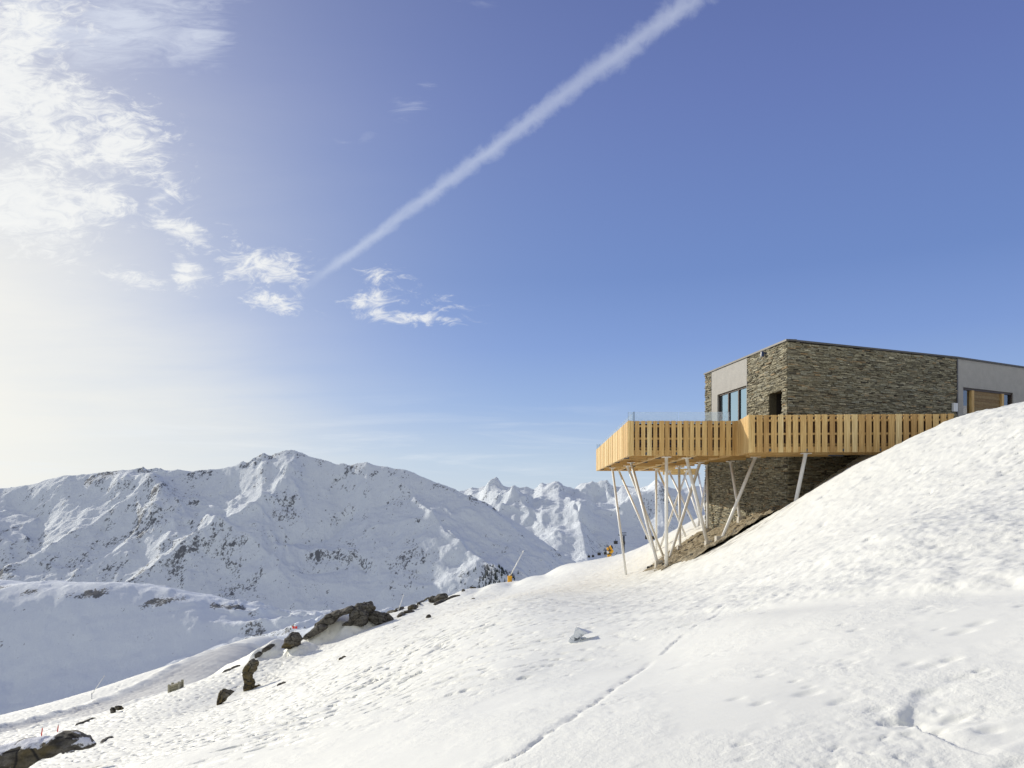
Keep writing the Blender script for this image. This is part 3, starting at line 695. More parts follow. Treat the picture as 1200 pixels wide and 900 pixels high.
for (a, b_) in ((Vector((8.35,25.5)), Vector((14.9,25.1))), (Vector((8.6,26.6)), Vector((11.6,26.45)))):
    W, L = frame_of(a, b_); m = MB(); m.wbox(W, 0, L, -.09, .09, 1.40, 1.652, random.uniform(.3,.6)); m.build('beam', MAT['woodx'], ter)
for dx in (0.0, 1.25, 2.55):    # steel shoes where joists meet the edge beams
    for y in (28.9, 32.6, 37.0, 41.4):
        x = 4.46+dx+(y-27)*.0468
        m = MB(); m.box(x-.10, x+.10, y-.10, y+.02, 1.44, 1.60); m.build('bracket', MAT['bracket'], ter)
m = MB(); m.box(11.1, 11.55, 25.3, 25.5, 1.36, 1.50); m.build('bracket', MAT['bracket'], ter)

def railing(A, B, pitch, gap, closed=False, bright=0.):
    W, L = frame_of(A, B)
    m = MB(); s = 0.0
    n = max(1, round(L/pitch)); w = L/n; s = 0; prev = 0
    for i in range(n):
        s0 = i*w+random.uniform(-.012,.012)*(i > 0); g = gap*random.uniform(.75,1.3)
        s1 = (i+1)*w-g+random.uniform(-.01,.01) if not closed else (i+1)*w-.006
        d = random.uniform(0,.004) if not closed else random.choice([0,0,.012,.02])
        tn = min(1, max(0, random.gauss(.5+bright, .30)))
        m.wbox(W, max(s0,0), min(s1,L), -.022, .02+d, ZB-.004, ZT+random.uniform(-.006,.006), tn)
    r = m.build('railing', MAT['wood'], ter)
    q = MB()
    q.wbox(W, .02, L-.02, -.085, -.024, ZB+1.06, ZB+1.13, .6); q.wbox(W, .02, L-.02, -.085, -.024, ZB+.60, ZB+.67, .6); q.wbox(W, .02, L-.02, -.07, -.024, ZT-.06, ZT-.015, .6)
    q.build('rail_batten', MAT['woodx'], r)
    q = MB(); q.wbox(W, .02, L-.02, -.12, -.024, ZB+.002, ZB+.20, .45); q.build('fascia_beam', MAT['woodx'], r)
    if not closed:
        q = MB(); z = ZB+.21
        while z < ZT-.12:
            h = random.uniform(.13,.17); q.wbox(W, .03, L-.03, -.16, -.13, z, min(z+h, ZT-.09), random.random()); z += h+.004
        q.build('backing_board', MAT['backing'], r)
        s = w-gap/2
        for i in range(n-1):
            if i % 5 == 2:
                q = MB(); q.wbox(W, (i+1)*w-gap-.004, (i+1)*w+.004, -.021, .012, ZB+.03, ZB+.12); q.build('bracket', MAT['bracket'], r)
    return r
railing(DF, DA, .30, .01, True, .25)
railing(DA, DB, .226, .058)
railing(DB, DC, .26, .02, True)
railing(DC, DD, .247, .062)
railing(Vector((9.3,44.3)), DF, .25, .02, True)
# corner boards
for p in (DA, DC, ins(DB,-.03,.0)): 
    m = MB(); m.box(p.x-.035, p.x+.05, p.y-.03, p.y+.06, ZB-.008, ZT+.01, .8); m.build('corner_board', MAT['wood'], ter)
# glass wind screens
def screen(A, B, npan, z0, z1):
    W, L = frame_of(A, B)
    for i in range(npan):
        m = MB(); m.wbox(W, L*i/npan+.012, L*(i+1)/npan-.012, -.20, -.184, z0, z1); m.build('glass_screen', MAT['glass'], ter)
    for i in (0, npan):
        m = MB(); m.wbox(W, max(0,L*i/npan-.006), min(L,L*i/npan+.006), -.205, -.18, z0, z1-.002); m.build('screen_clamp', MAT['bracket'], ter)
screen(DF, DA, 8, ZT-.4, 3.10); screen(DA, Vector((8.15,27)), 2, ZT-.4, 3.11); screen(Vector((9.0,44.2)), DF, 3, ZT-.4, 3.10)
# rear landing seen under the deck
m = MB(); m.box(10.2, 12.6, 49.0, 49.08, 1.36, 1.78, .7); m.box(10.2, 12.6, 49.08, 51, 1.62, 1.72, .5); m.build('rear_fascia', MAT['woodx'], ter)
# white posts: (top px, top py, bottom px, bottom py, y at top, y at base)
POSTS = [(717.4,548,733.8,672.6,38.6,36.0),(725,553,767.4,650,43.4,40),(734.6,545.5,778,648,35.9,36.8),(739.5,541.7,772,665.4,32.4,29.8),(769,549,769,650,39.8,40),(771,551,804,643.7,42.4,38.5),
         (781,535,781,664.5,27.6,27.6),(795.8,545.5,797,643,36,35.6),(804.3,536,830.7,635,28.3,28.6),(783.5,554,815.6,627.7,43.8,41),(820.7,540.8,782.5,648,31.9,33),(805.2,552,773,650,43.6,40.6),
         (828.8,544.6,829.3,623,34.9,34.2),(801,557,820,612,49.2,46),(818,556,829,580,49.1,45),(829,560,818.4,626,43,41),(856,541,868.5,614.4,31.2,30.6),(885.6,535,843,638,27.5,27.4),(944.4,529.6,932,592,25.2,25.4)]
foot_at = {7:1, 8:1, 16:1, 17:1, 12:1, 3:1, 10:1}
for i, (tx, ty, bx, by, yt, yb) in enumerate(POSTS):
    a = P(tx, ty, yt); a.z = 1.47
    b_ = P(bx, by, yb); g = H(b_.x, b_.y)
    b_.z = g-.05
    rad = .066 if yt < 34 else .062
    m = MB(); m.tube(b_+(b_-a).normalized()*.4, a-(a-b_).normalized()*.02, rad, rad, 16)
    po = m.build('support_post', MAT['white'], ter, True)
    me = po.data
    for p_ in me.polygons:
        if len(p_.vertices) > 4: p_.use_smooth = False
    m = MB(); m.box(a.x-.16, a.x+.16, a.y-.13, a.y+.13, 1.425, 1.453); m.build('top_plate', MAT['white'], po)
    if i in foot_at:
        m = MB(); s = .17; m.quadbox([(b_.x-s,b_.y-s,g-.5),(b_.x+s,b_.y-s,g-.5),(b_.x+s,b_.y+s,g-.5),(b_.x-s,b_.y+s,g-.5),(b_.x-s*.85,b_.y-s*.85,g+.30),(b_.x+s*.85,b_.y-s*.85,g+.30),(b_.x+s*.85,b_.y+s*.85,g+.30),(b_.x-s*.85,b_.y+s*.85,g+.30)])
        m.build('footing', MAT['concrete'], po, bevel=.02)

# ------------------------------------------------------------------ rocks
def rock_mesh(blobs, seed, sub=4, rough=.22, cuts=7):
    r = random.Random(seed); bm = bmesh.new()
    for (c, s, rot) in blobs:
        t = bmesh.new(); bmesh.ops.create_icosphere(t, subdivisions=sub, radius=1)
        pl = []
        for _ in range(cuts):
            n = Vector((r.gauss(0,1), r.gauss(0,1), r.gauss(0,.8))).normalized(); pl.append((n, r.uniform(.60,.92)))
        o1, o2 = r.uniform(0,90), r.uniform(0,90)
        vs = list(t.verts); co = np.array([v.co[:] for v in vs])
        n1 = fbm(co[:,0]*1.3+o1+co[:,2]*.7, co[:,1]*1.3+o2-co[:,2]*.9, 5, gain=.58)
        n2 = ridged(co[:,0]*1.1+o2+co[:,2], co[:,1]*1.1+co[:,2]*1.7+o1, 4)
        for v, a, b_ in zip(vs, n1, n2):
            p = v.co.copy()
            for n, d in pl:
                e = p.dot(n)-d
                if e > 0: p -= n*e*.88
            p *= 1+rough*a+.18*rough*(b_-.4)*3
            v.co = p
        M4 = Matrix.Translation(c) @ rot.to_matrix().to_4x4() @ Matrix.Diagonal((*s, 1))
        bmesh.ops.transform(t, matrix=M4, verts=t.verts)
        tm = bpy.data.meshes.new('t'); t.to_mesh(tm); t.free(); bm.from_mesh(tm); bpy.data.meshes.remove(tm)
    me = bpy.data.meshes.new('rock'); bm.to_mesh(me); bm.free()
    me.polygons.foreach_set('use_smooth', [True]*len(me.polygons))
    return me
from mathutils import Euler
def rock(parts, label, matk, seed, name='rock', Yfix=None, rough=.24):
    """parts: (x0, y0, x1, y1, tilt) boxes seen in the photo; all stand on the slope at the base of the first box"""
    x0, y0, x1, y1, tl = parts[0]
    g = hit((x0+x1)/2, y1-.5) if Yfix is None else P((x0+x1)/2, y1, Yfix)
    Yd = g.y; k = Yd/F; bl = []
    for j, (x0, y0, x1, y1, tl) in enumerate(parts):
        w = (x1-x0)*k/2; h = (y1-y0)*k/2
        c = P((x0+x1)/2, (y0+y1)/2+1, Yd)
        dp = max(min(w, h*2.2), h*.7)
        bl.append((Vector((c.x-g.x, (j*.25)*dp, c.z-g.z-.05*h)), Vector((w*1.12, dp, h*1.22)), Euler((random.uniform(-.2,.2), R(tl), random.uniform(-.25,.25)))))
    me = rock_mesh(bl, seed, 5 if (parts[0][2]-parts[0][0]) > 25 else 4, rough)
    o = link(name, me, MAT[matk]); o.location = g
    return tag(o, label, 'rock', 'rocks breaking through the snow slope')
def line_rock(pts, thick, label, matk, seed):   # long sliver of rock lying along the slope
    hs = [hit(*p) for p in pts]; parts = []
    g = hs[len(hs)//2]; bl = []
    for a, b_ in zip(hs[:-1], hs[1:]):
        c = (a+b_)/2; d = b_-a; L = d.length/2
        bl.append((c-g+Vector((0,0,thick*.1)), Vector((L*1.25, thick*1.3, thick)), d.to_track_quat('X','Z').to_euler()))
    me = rock_mesh(bl, seed, 3, .3); o = link('rock', me, MAT[matk]); o.location = g
    return tag(o, label, 'rock', 'rocks breaking through the snow slope')

def tex(name, kind, size):
    t = bpy.data.textures.new(name, kind); t.noise_scale = size
    return t
def outline_rock(pts, depth, label, matk, seed, y=None, sink=2.0, lean=0.):
    """rock whose front outline is given as survey points on the photo; standing on the slope, with its own thickness"""
    r = random.Random(seed)
    cx = sum(p[0] for p in pts)/len(pts); by = max(p[1] for p in pts); tp = min(p[1] for p in pts)
    g = hit(cx, by-1.0) if y is None else P(cx, by, y)
    k = g.y/F; size = (max(p[0] for p in pts)-min(p[0] for p in pts))*k; D = depth*k
    mx, my = cx, (by+tp)/2
    lay = [(-.50,.62),(-.34,.86),(-.10,1.0),(.15,1.0),(.38,.88),(.50,.66)]
    V, Fc = [], []; n = len(pts)
    for d, sc in lay:
        for (x, yy) in pts:
            q = P(mx+(x-mx)*sc, my+(yy-my)*sc+(sink if yy > my else 0), g.y)-g
            V.append((q.x+r.gauss(0,.02)*size*.4, d*D+lean*q.z+r.gauss(0,.03)*D, q.z))
    for a in range(len(lay)-1):
        for i in range(n): Fc.append((a*n+i, a*n+(i+1)%n, (a+1)*n+(i+1)%n, (a+1)*n+i))
    Fc += [tuple(reversed(range(n))), tuple(range((len(lay)-1)*n, len(lay)*n))]
    me = bpy.data.meshes.new('rock'); me.from_pydata(V, [], Fc)
    bm = bmesh.new(); bm.from_mesh(me); bmesh.ops.triangulate(bm, faces=bm.faces); bmesh.ops.recalc_face_normals(bm, faces=bm.faces); bm.to_mesh(me); bm.free()
    o = link('rock', me, MAT[matk]); o.location = g
    m = o.modifiers.new('voxel', 'REMESH'); m.mode = 'VOXEL'; m.voxel_size = max(min(size, D*2)/46, .012); m.use_smooth_shade = True
    for nm, kd, sz, st in (('lump','CLOUDS',.32,.16),('edge','VORONOI',.22,.12),('grain','CLOUDS',.07,.05)):
        m = o.modifiers.new(nm, 'DISPLACE'); t = tex(nm, kd, max(size, D)*sz); 
        m.texture = t; m.strength = min(size, D*1.3)*st; m.mid_level = .5; m.texture_coords = 'GLOBAL'
    return tag(o, label, 'rock', 'rocks breaking through the snow slope')
outline_rock([(-70,910),(-70,893),(-30,886),(0,878),(20,873),(36,870),(42,872),(58,867),(70,865.5),(84,868),(88,871),(93,871),(97,876),(99.5,880),(92,881),(82,880),(72,884),(60,889),(48,890),(36,893),(26,899),(10,908),(-20,915)], 30, 'long brown mossy slab with snow patches in the bottom left corner', 'slabrock', 11, None, 3, .5)
outline_rock([(253.5,825),(255,818),(257,810),(262,808),(270,808.5),(275,810.5),(268,815),(262,820),(258,825)], 12, 'small moss green rock left of the upright curved stone', 'mossrock', 5)
outline_rock([(286,808),(286.5,800),(285,793),(285,786),(288,780),(293,774),(297,772),(301,774),(302.5,779),(300,785),(295,790),(295,795),(298,800),(298,805),(293,809)], 12, 'tall curved upright stone leaning out of the snow', 'mossrock', 6)
outline_rock([(331,757),(332,751),(337,745),(341,741),(347,741),(352,745),(354,749),(351,754),(343,758),(336,758.5)], 16, 'rounded dark boulder with pale top, lowest beside the outcrop', 'rock', 8)
outline_rock([(354,747),(359,741),(368,735),(377,732),(385,733),(383,737),(374,740),(366,744),(358,747.5)], 12, 'flat dark shelf of rock between the rounded boulder and the outcrop', 'greyrock', 9)
outline_rock([(367,735),(369,728),(377,724),(384,719),(392,715),(404,713),(413,710),(418,711),(414,717),(404,719),(398,722),(393,728),(384,729),(376,731),(371,736)], 18, 'long low arm of the large outcrop, sloping down to the left', 'rock', 12)
outline_rock([(412,712),(420,708),(428,706),(434,706.5),(438,710),(438.5,714),(434,717),(426,722),(416,722)], 22, 'brown rounded summit rock of the large outcrop', 'rock', 13)
outline_rock([(409,727),(410,720),(414,714),(421,712),(427,713),(431,719),(431,726),(427,731),(420,731),(413,729)], 18, 'blocky front boulder of the large outcrop', 'greyrock', 14)
outline_rock([(430,724),(434,717),(443,717),(451,719),(453,724),(452,731),(446,731),(438,728)], 18, 'dark right shoulder of the large outcrop', 'rock', 15)
outline_rock([(450,719),(455,719),(459,722),(463,728),(459,728.5),(454,725)], 8, 'small slab tipped down at the right end of the outcrop', 'rock', 16)
outline_rock([(401,731),(405,728.5),(414,727.5),(424,729),(427,731.5),(420,732),(410,732)], 8, 'thin rock ledge under the front boulder of the outcrop', 'rock', 17)
line_rock([(455,719),(464,716.5),(473,713)], .22, 'thin rock sliver on the crest just right of the large outcrop', 'rock', 18)
rock([(478,708,490,714.5,-15)], 'low mossy rock on the crest below the pale distant lance', 'mossrock', 19)
line_rock([(468,723),(473,719.5),(484,717)], .22, 'narrow rock strip lying below the low mossy crest rock', 'mossrock', 20)
rock([(499,719,505,724,-20)], 'small lone stone in the snow below the crest rocks', 'mossrock', 21)
rock([(508,694,524,705,-22),(502,698,512,705,-10)], 'dark pointed rock on the crest between outcrop and yellow padded lance', 'greyrock', 22)
line_rock([(491,708),(496,704.5),(502,700.5)], .24, 'slim dark rock leading up to the pointed crest rock', 'rock', 23)
line_rock([(509,709.5),(521,704.5),(537,698.5)], .20, 'long thin dark rock strip below the pointed crest rock', 'rock', 24)
rock([(541,689.5,545,693.5,0)], 'tiny dark stone standing on the crest left of the lance', 'rock', 25)
rock([(551,686.5,558,689,0)], 'flat brown stone on the crest, nearest to the yellow padded lance', 'mossrock', 26)
rock([(552,700,557,702.5,-8)], 'small flat stone in the snow below the lance', 'mossrock', 27)
rock([(130,828,136,836,-30),(134,826.5,144,831,10)], 'small hooked dark rock beside the groomed track', 'mossrock', 28)
line_rock([(120.5,870),(124,867),(131,864.5)], .07, 'thin dark stone right of the mossy corner slab', 'rock', 29)
line_rock([(262,788.5),(271,784.5),(281,780.5)], .14, 'thin rock line at the track edge left of the curved stone', 'rock', 30)
line_rock([(90,850),(100,846),(112,841.5)], .10, 'thin rock line along the lower edge of the groomed track', 'rock', 31)
line_rock([(298,771),(307,764),(320,756)], .16, 'narrow dark rock ridge above the curved stone', 'rock', 32)
line_rock([(299,806),(302,804.5),(305,803)], .10, 'small dark stone just right of the curved stone', 'mossrock', 33)
line_rock([(326,803.5),(330,802),(334,800.5)], .07, 'slender dark stone farther right of the curved stone', 'rock', 34)
line_rock([(398,773.5),(401,771.8),(404,770.2)], .07, 'slender dark stone in open snow below the outcrop', 'rock', 35)

# weathered timber crate by the track
g = hit(206, 808.5); k = g.y/F; w, h = 6.2*k, 8.5*k
cr = empty('timber_crate', g, 'weathered pale timber crate standing beside the groomed track', 'crate')
def rot_box(m, c, sx, sy, z0, z1, tilt, col):
    ca, sa = math.cos(tilt), math.sin(tilt)
    f = lambda x, y, z: (c.x+x*ca-y*sa, c.y+x*sa+y*ca, c.z+z+x*.30)
    m.quadbox([f(-sx,-sy,z0),f(sx,-sy,z0),f(sx,sy,z0),f(-sx,sy,z0),f(-sx,-sy,z1),f(sx,-sy,z1),f(sx,sy,z1),f(-sx,sy,z1)], col)
m = MB()
for i in range(4): rot_box(m, g, w, w*.7, -.2+i*(h*.92+.2)/4, -.2+(i+1)*(h*.92+.2)/4-.02, .1, random.uniform(.2,.7))
m.build('side_boards', m_plain('weathered_board', (.30,.28,.20), .85, 0, 9, .3, .5, .02), cr)
postm = m_plain('weathered_post', (.36,.34,.26), .85, 0, 9, .25)
for sx in (-1, 1):
    for sy in (-1, 1):
        m = MB(); c2 = Vector((g.x+sx*w*.95, g.y+sy*w*.7, g.z+sx*w*.28)); m.box(c2.x-.06, c2.x+.06, c2.y-.06, c2.y+.06, c2.z-.3, c2.z+h*1.08, .8); m.build('corner_post', postm, cr)

# ------------------------------------------------------------------ snow lances, gun, markers, lift
def lance(base, top, label, pad=None, r=.07, group='snow lances'):
    o = empty('snow_lance', base, label, 'snow lance', group)
    d = (top-base)
    m = MB(); m.tube(base-Vector((0,0,.5)), base+Vector((0,0,max(.5, d.length*.22))), r*1.1, r, 12); m.build('stand', MAT['bark'], o, True)
    s = base+Vector((0,0,d.length*.16))
    m = MB(); m.tube(s, base+d*.94, r*.8, r*.6, 10); m.build('lance_tube', MAT['white'], o, True)
    m = MB(); m.tube(base+d*.94, top, r*.9, r*.75, 10); m.build('nozzle_head', MAT['white'], o, True)
    if pad:
        m = MB(); m.tube(base-Vector((0,0,.2)), base+Vector((.0,0,pad[1])), pad[0], pad[0]*1.05, 10); m.build('safety_pad', MAT['yellow'], o, False, .05)
    return o
b = hit(597.5, 681.8); k = b.y/F
t = P(613.5, 645, b.y-.5); lance(b, t, 'pale snow lance with a yellow padded base on the snow crest', (2.7*k, 7.2*k), .075)
b = hit(107.5, 819); t = P(122.5, 791.5, b.y); lance(b, t, 'thin pale snow lance beside the groomed track at far left', None, .05)
b = hit(466.5, 716); b.z -= .3; t = P(473, 697, b.y); lance(b, t, 'thin pale snow lance rising behind the crest right of the outcrop', None, .045)

Y0 = 120.; k = Y0/F; b = P(714, 655.5, Y0)
gun = empty('snow_gun', b, 'yellow fan snow gun on a padded tower behind the crest', 'snow gun')
m = MB(); m.tube(b-Vector((0,0,2)), b+Vector((0,0,1*k)), .18, .16, 14); m.build('tower', MAT['bark'], gun, True)
m = MB(); m.tube(b-Vector((0,0,.1)), b+Vector((0,0,5.8*k)), 1.6*k, 2.6*k, 14); m.build('safety_pad', MAT['yellow'], gun)
m = MB(); m.tube(b+Vector((0,0,5.8*k)), b+Vector((0,0,6.8*k)), 2.9*k, 2.9*k, 14); m.build('platform', MAT['dark'], gun)
m = MB(); m.box(b.x-2.6*k, b.x-.4*k, b.y-.25, b.y+.25, b.z+6.9*k, b.z+9.4*k); m.build('control_box', MAT['bark'], gun, bevel=.03)
m = MB(); m.tube(b+Vector((.5*k,0,7*k)), b+Vector((3.6*k,.2,10.5*k)), 2.0*k, 2.3*k, 16); m.build('compressor', MAT['yellow'], gun)
c = b+Vector((.4*k,0,13.0*k)); ax = Vector((.75,-.35,.45)).normalized()
m = MB(); m.tube(c-ax*3.4*k, c+ax*3.2*k, 1.9*k, 2.5*k, 18); m.build('fan_barrel', MAT['orange'], gun)
m = MB(); m.tube(c+ax*3.22*k, c+ax*3.6*k, 2.4*k, 2.3*k, 18); m.tube(c-ax*.4*k, c+ax*.5*k, 2.55*k, 2.55*k, 18); m.build('nozzle_ring', MAT['dark'], gun)
m = MB(); m.box(b.x-.9*k, b.x+.9*k, b.y-.2, b.y+.2, b.z+9.8*k, b.z+11.6*k); m.build('fork_mount', MAT['dark'], gun)

def marker(px, py, hpx, label, flag=None):
    g = hit(px, py); k = g.y/F
    o = empty('marker_pole', g, label, 'marker pole', 'red piste marker poles')
    m = MB(); m.tube(g-Vector((0,0,.3)), g+Vector((.22*hpx*k,0,hpx*k)), .028, .024, 8); m.build('pole', MAT['red'], o, True)
    m = MB(); m.tube(g+Vector((.22*hpx*k,0,hpx*k)), g+Vector((.23*hpx*k,0,hpx*k+.06)), .03, .03, 8); m.build('cap', MAT['white'], o, True)
    return o
marker(66.5, 858, 8, 'tilted red marker pole on the groomed track above the mossy slab')
marker(47.5, 863, 10, 'slim red marker pole, left of the tilted one')
g = P(345.5, 745, 90.); g.z = H(g.x, g.y)
if P(345.5, 738, g.y).z > g.z:
    o = empty('piste_sign', g, 'small red sign on a post behind the rounded boulder', 'sign')
    zt = P(345.5, 735, g.y).z
    m = MB(); m.tube(g-Vector((0,0,.3)), Vector((g.x, g.y, zt)), .03, .03, 8); m.build('post', MAT['bark'], o, True)
    for dx in (-.17, .17):
        m = MB(); m.box(g.x+dx-.13, g.x+dx+.13, g.y-.03, g.y+.03, zt-.18, zt+.12); m.build('sign_plate', MAT['red'], o)

# chair lift beyond the crest
Yl = 240.; k = Yl/F
tw = empty('lift_tower', P(730, 700, Yl), 'distant lift tower with a crossarm, partly behind the outermost white post', 'lift tower')
b = P(730, 700, Yl)
m = MB(); m.tube(b, P(731, 628, Yl), .5, .32, 12); m.build('tower_shaft', MAT['bracket'], tw, True)
a = P(724.5, 627, Yl); c = P(734, 627, Yl); m = MB(); m.box(a.x, c.x, a.y-.2, a.y+.2, c.z-.15, c.z+.15); m.build('crossarm', MAT['bracket'], tw)
m = MB(); a = P(728, 624.5, Yl); c = P(734, 624.5, Yl); m.box(a.x, c.x, a.y-.15, a.y+.15, c.z-.12, c.z+.12); m.build('work_frame', MAT['bracket'], tw)
CH = [(690,652,3,'far left of the pair nearest the mountains'),(694.8,651.6,3,'right one of the leftmost pair'),(702,649,4.0,'between the leftmost pair and the snow gun'),(709.3,648.2,3.6,'touching the left side of the snow gun'),(721.4,635.5,4.6,'hanging up right of the snow gun'),(730.3,636,4.2,'just right of the outermost white post'),(758.5,629.5,5.5,'behind the slanting posts, larger left one'),(766.3,630,5.0,'behind the slanting posts, larger right one')]
def lift_chair(px, py, w, txt):
    c = P(px, py, Yl); w = w*k
    o = empty('lift_chair', c, 'small dark chairlift seat beyond the crest, '+txt, 'lift chair', 'chairs on the distant lift')
    m = MB(); m.box(c.x-w/2, c.x+w/2, c.y-.3, c.y-.18, c.z-w*.05, c.z+w*.38); m.box(c.x-w/2, c.x+w/2, c.y-.75, c.y-.3, c.z-w*.42, c.z-w*.30); m.box(c.x-w/2, c.x+w/2, c.y-.28, c.y-.2, c.z-w*.42, c.z-w*.05); m.build('seat', MAT['dark'], o, False, .05)
    m = MB(); m.tube((c.x,c.y,c.z+w*.35), (c.x,c.y,c.z+w*.9), .07, .07, 8); m.tube((c.x-w/2,c.y-.3,c.z+.35*w),(c.x+w/2,c.y-.3,c.z+.35*w),.06,.06,8); m.build('hanger', MAT['bracket'], o, True)
for q in CH: lift_chair(*q)

# wind-carved snow lump
g = hit(676, 752); k = g.y/F
lump = [Vector((-10,0,0)), Vector((-8,0,6)), Vector((-4,0,9)), Vector((-1,0,18)), Vector((3,0,16)), Vector((13,0,10)), Vector((4,0,9)), Vector((2,0,5)), Vector((-3,0,6)), Vector((-4,0,1)), Vector((3,0,1)), Vector((4,0,-2)), Vector((-6,0,-3))]
bm = bmesh.new()
fr = [bm.verts.new(Vector((p.x*k, -.02, p.z*k))) for p in lump]; bkv = [bm.verts.new(Vector((p.x*k+.10, .22, p.z*k*.55+.02))) for p in lump]
bm.faces.new(fr); n = len(fr)
for i in range(n): bm.faces.new((fr[i], fr[(i+1)%n], bkv[(i+1)%n], bkv[i]))
bm.faces.new(list(reversed(bkv))); bmesh.ops.recalc_face_normals(bm, faces=bm.faces); bmesh.ops.triangulate(bm, faces=bm.faces)
bmesh.ops.subdivide_edges(bm, edges=bm.edges, cuts=2)
for v in bm.verts: v.co += Vector((random.gauss(0,.006), random.gauss(0,.008), random.gauss(0,.006)))
me = bpy.data.meshes.new('snow_lump'); bm.to_mesh(me); bm.free()
o = link('snow_lump', me, MAT['ice']); o.location = g; tag(o, 'bluish wind carved lump of snow in the middle of the slope', 'snow lump')

# conifers on the mountain foot
mb = MB(); r = random.Random(3)
for i in range(420):
    px = r.gauss(583, 13); py_y = r.uniform(2030, 2330)
    Xq = (px-600)/F*py_y; z = float(mountain1(np.array([Xq]), np.array([py_y]))[0][0])
    hh = r.uniform(7, 14); w = hh*.2
    for j in range(3):
        mb.tube((Xq,py_y,z+hh*(.05+.28*j)), (Xq+r.uniform(-.4,.4),py_y,z+hh*(.5+.25*j)), w*(1-.27*j), .1, 6)
tag(mb.build('conifer_wood', MAT['tree']), kind='stuff', label='scattered dark conifers at the foot of the mountain spur', cat='trees')

# ------------------------------------------------------------------ sun, sky, camera
AZ, EL = 52.5, 18.0            # sun: degrees left of the view axis, degrees above horizon
sd_ = Vector((-math.sin(R(AZ))*math.cos(R(EL)), math.cos(R(AZ))*math.cos(R(EL)), math.sin(R(EL))))
L = bpy.data.lights.new('sun', 'SUN'); L.energy = 3.65; L.angle = R(.5); L.color = (1, .935, .80)
lo = bpy.data.objects.new('sun', L); COL.objects.link(lo); lo.rotation_euler = sd_.to_track_quat('Z', 'Y').to_euler()

w = bpy.data.worlds.new('World'); S.world = w; w.use_nodes = True; nt = w.node_tree
bg = nt.nodes['Background']
sky = N(nt, 'ShaderNodeTexSky', sky_type='NISHITA'); sky.sun_disc = False; sky.sun_elevation = R(EL); sky.sun_rotation = R(-AZ)
sky.altitude = 2300; sky.air_density = 1.0; sky.dust_density = .6; sky.ozone_density = 2.0
dirn = nt.nodes.new('ShaderNodeTexCoord').outputs['Generated']
sx = N(nt, 'ShaderNodeSeparateXYZ'); nt.links.new(dirn, sx.inputs[0]); dx, dy, dz = sx.outputs
SKYMODE = 1
yq = M(nt, 'MAXIMUM', dy, .02)
u = M(nt, 'DIVIDE', dx, yq); v = M(nt, 'DIVIDE', dz, yq)         # tangent-plane coordinates of the northern sky
fwd = SS(nt, .05, .25, dy)
el = M(nt, 'ARCSINE', dz)
base = RAMP(nt, M(nt, 'DIVIDE', el, 1.2, clamp=True), [(0,(.56,.66,.77)),(.04,(.49,.61,.77)),(.10,(.31,.45,.74)),(.167,(.215,.335,.67)),(.24,(.158,.258,.57)),(.41,(.130,.188,.465)),(.6,(.09,.12,.33)),(1,(.06,.08,.25))])
nsk = MIX(nt, 1, sky.outputs[0], (.10,.10,.10), 'MULTIPLY')
base = MIX(nt, .08, base, nsk)
back_fill = SS(nt, .05, -.45, dy); bkn = NOISE(nt, dirn, 3, 5, .6, .5)
base = MIX(nt, M(nt, 'MULTIPLY', back_fill, M(nt, 'ADD', .6, M(nt, 'MULTIPLY', bkn, .5)), clamp=True), base, (.60,.615,.60))   # unseen bright veil behind the camera, added as fill for shaded faces
# glow around the sun
gd_ = (-math.sin(R(47))*math.cos(R(9)), math.cos(R(47))*math.cos(R(9)), math.sin(R(9)))   # haze glow sits low under the sun
sdot = N(nt, 'ShaderNodeVectorMath', operation='DOT_PRODUCT'); nt.links.new(dirn, sdot.inputs[0]); sdot.inputs[1].default_value = gd_
ang = M(nt, 'ARCCOSINE', M(nt, 'MINIMUM', sdot.outputs['Value'], .99999))
cmb = N(nt, 'ShaderNodeCombineXYZ'); nt.links.new(u, cmb.inputs[0]); nt.links.new(v, cmb.inputs[1])
uv = cmb.outputs[0]
hz = NOISE(nt, MAP(nt, uv, (1.2, 5.5, 1), (0,0,R(-6))), 1.6, 6, .6, .5)
glow = M(nt, 'MULTIPLY', M(nt, 'POWER', 2.718, M(nt, 'MULTIPLY', M(nt, 'POWER', M(nt, 'DIVIDE', ang, .42), 2), -1)), M(nt, 'ADD', .78, M(nt, 'MULTIPLY', hz, .5)), clamp=True)
def U(px): return (px-600)/F
def V(py): return (580-py)/F
def blob(px, py, rx, ry, rot=0, amp=1.0):
    a = M(nt, 'SUBTRACT', u, U(px)); b = M(nt, 'SUBTRACT', v, V(py)); c, s = math.cos(R(rot)), math.sin(R(rot))
    p = M(nt, 'DIVIDE', M(nt, 'ADD', M(nt, 'MULTIPLY', a, c), M(nt, 'MULTIPLY', b, s)), rx/F)
    q = M(nt, 'DIVIDE', M(nt, 'SUBTRACT', M(nt, 'MULTIPLY', b, c), M(nt, 'MULTIPLY', a, s)), ry/F)
    r2 = M(nt, 'ADD', M(nt, 'MULTIPLY', p, p), M(nt, 'MULTIPLY', q, q))
    return M(nt, 'MULTIPLY', M(nt, 'POWER', 2.718, M(nt, 'MULTIPLY', r2, -1)), amp)
def total(bl):
    t = None
    for b in bl: t = blob(*b) if t is None else M(nt, 'MAXIMUM', t, blob(*b))
    return t
n_w = NOISE(nt, MAP(nt, uv, (1,1.5,1), (0,0,R(-12))), 9, 10, .62, .9)
n_s = NOISE(nt, MAP(nt, uv, (1,4.5,1), (0,0,R(24))), 12, 10, .68, 1.0)
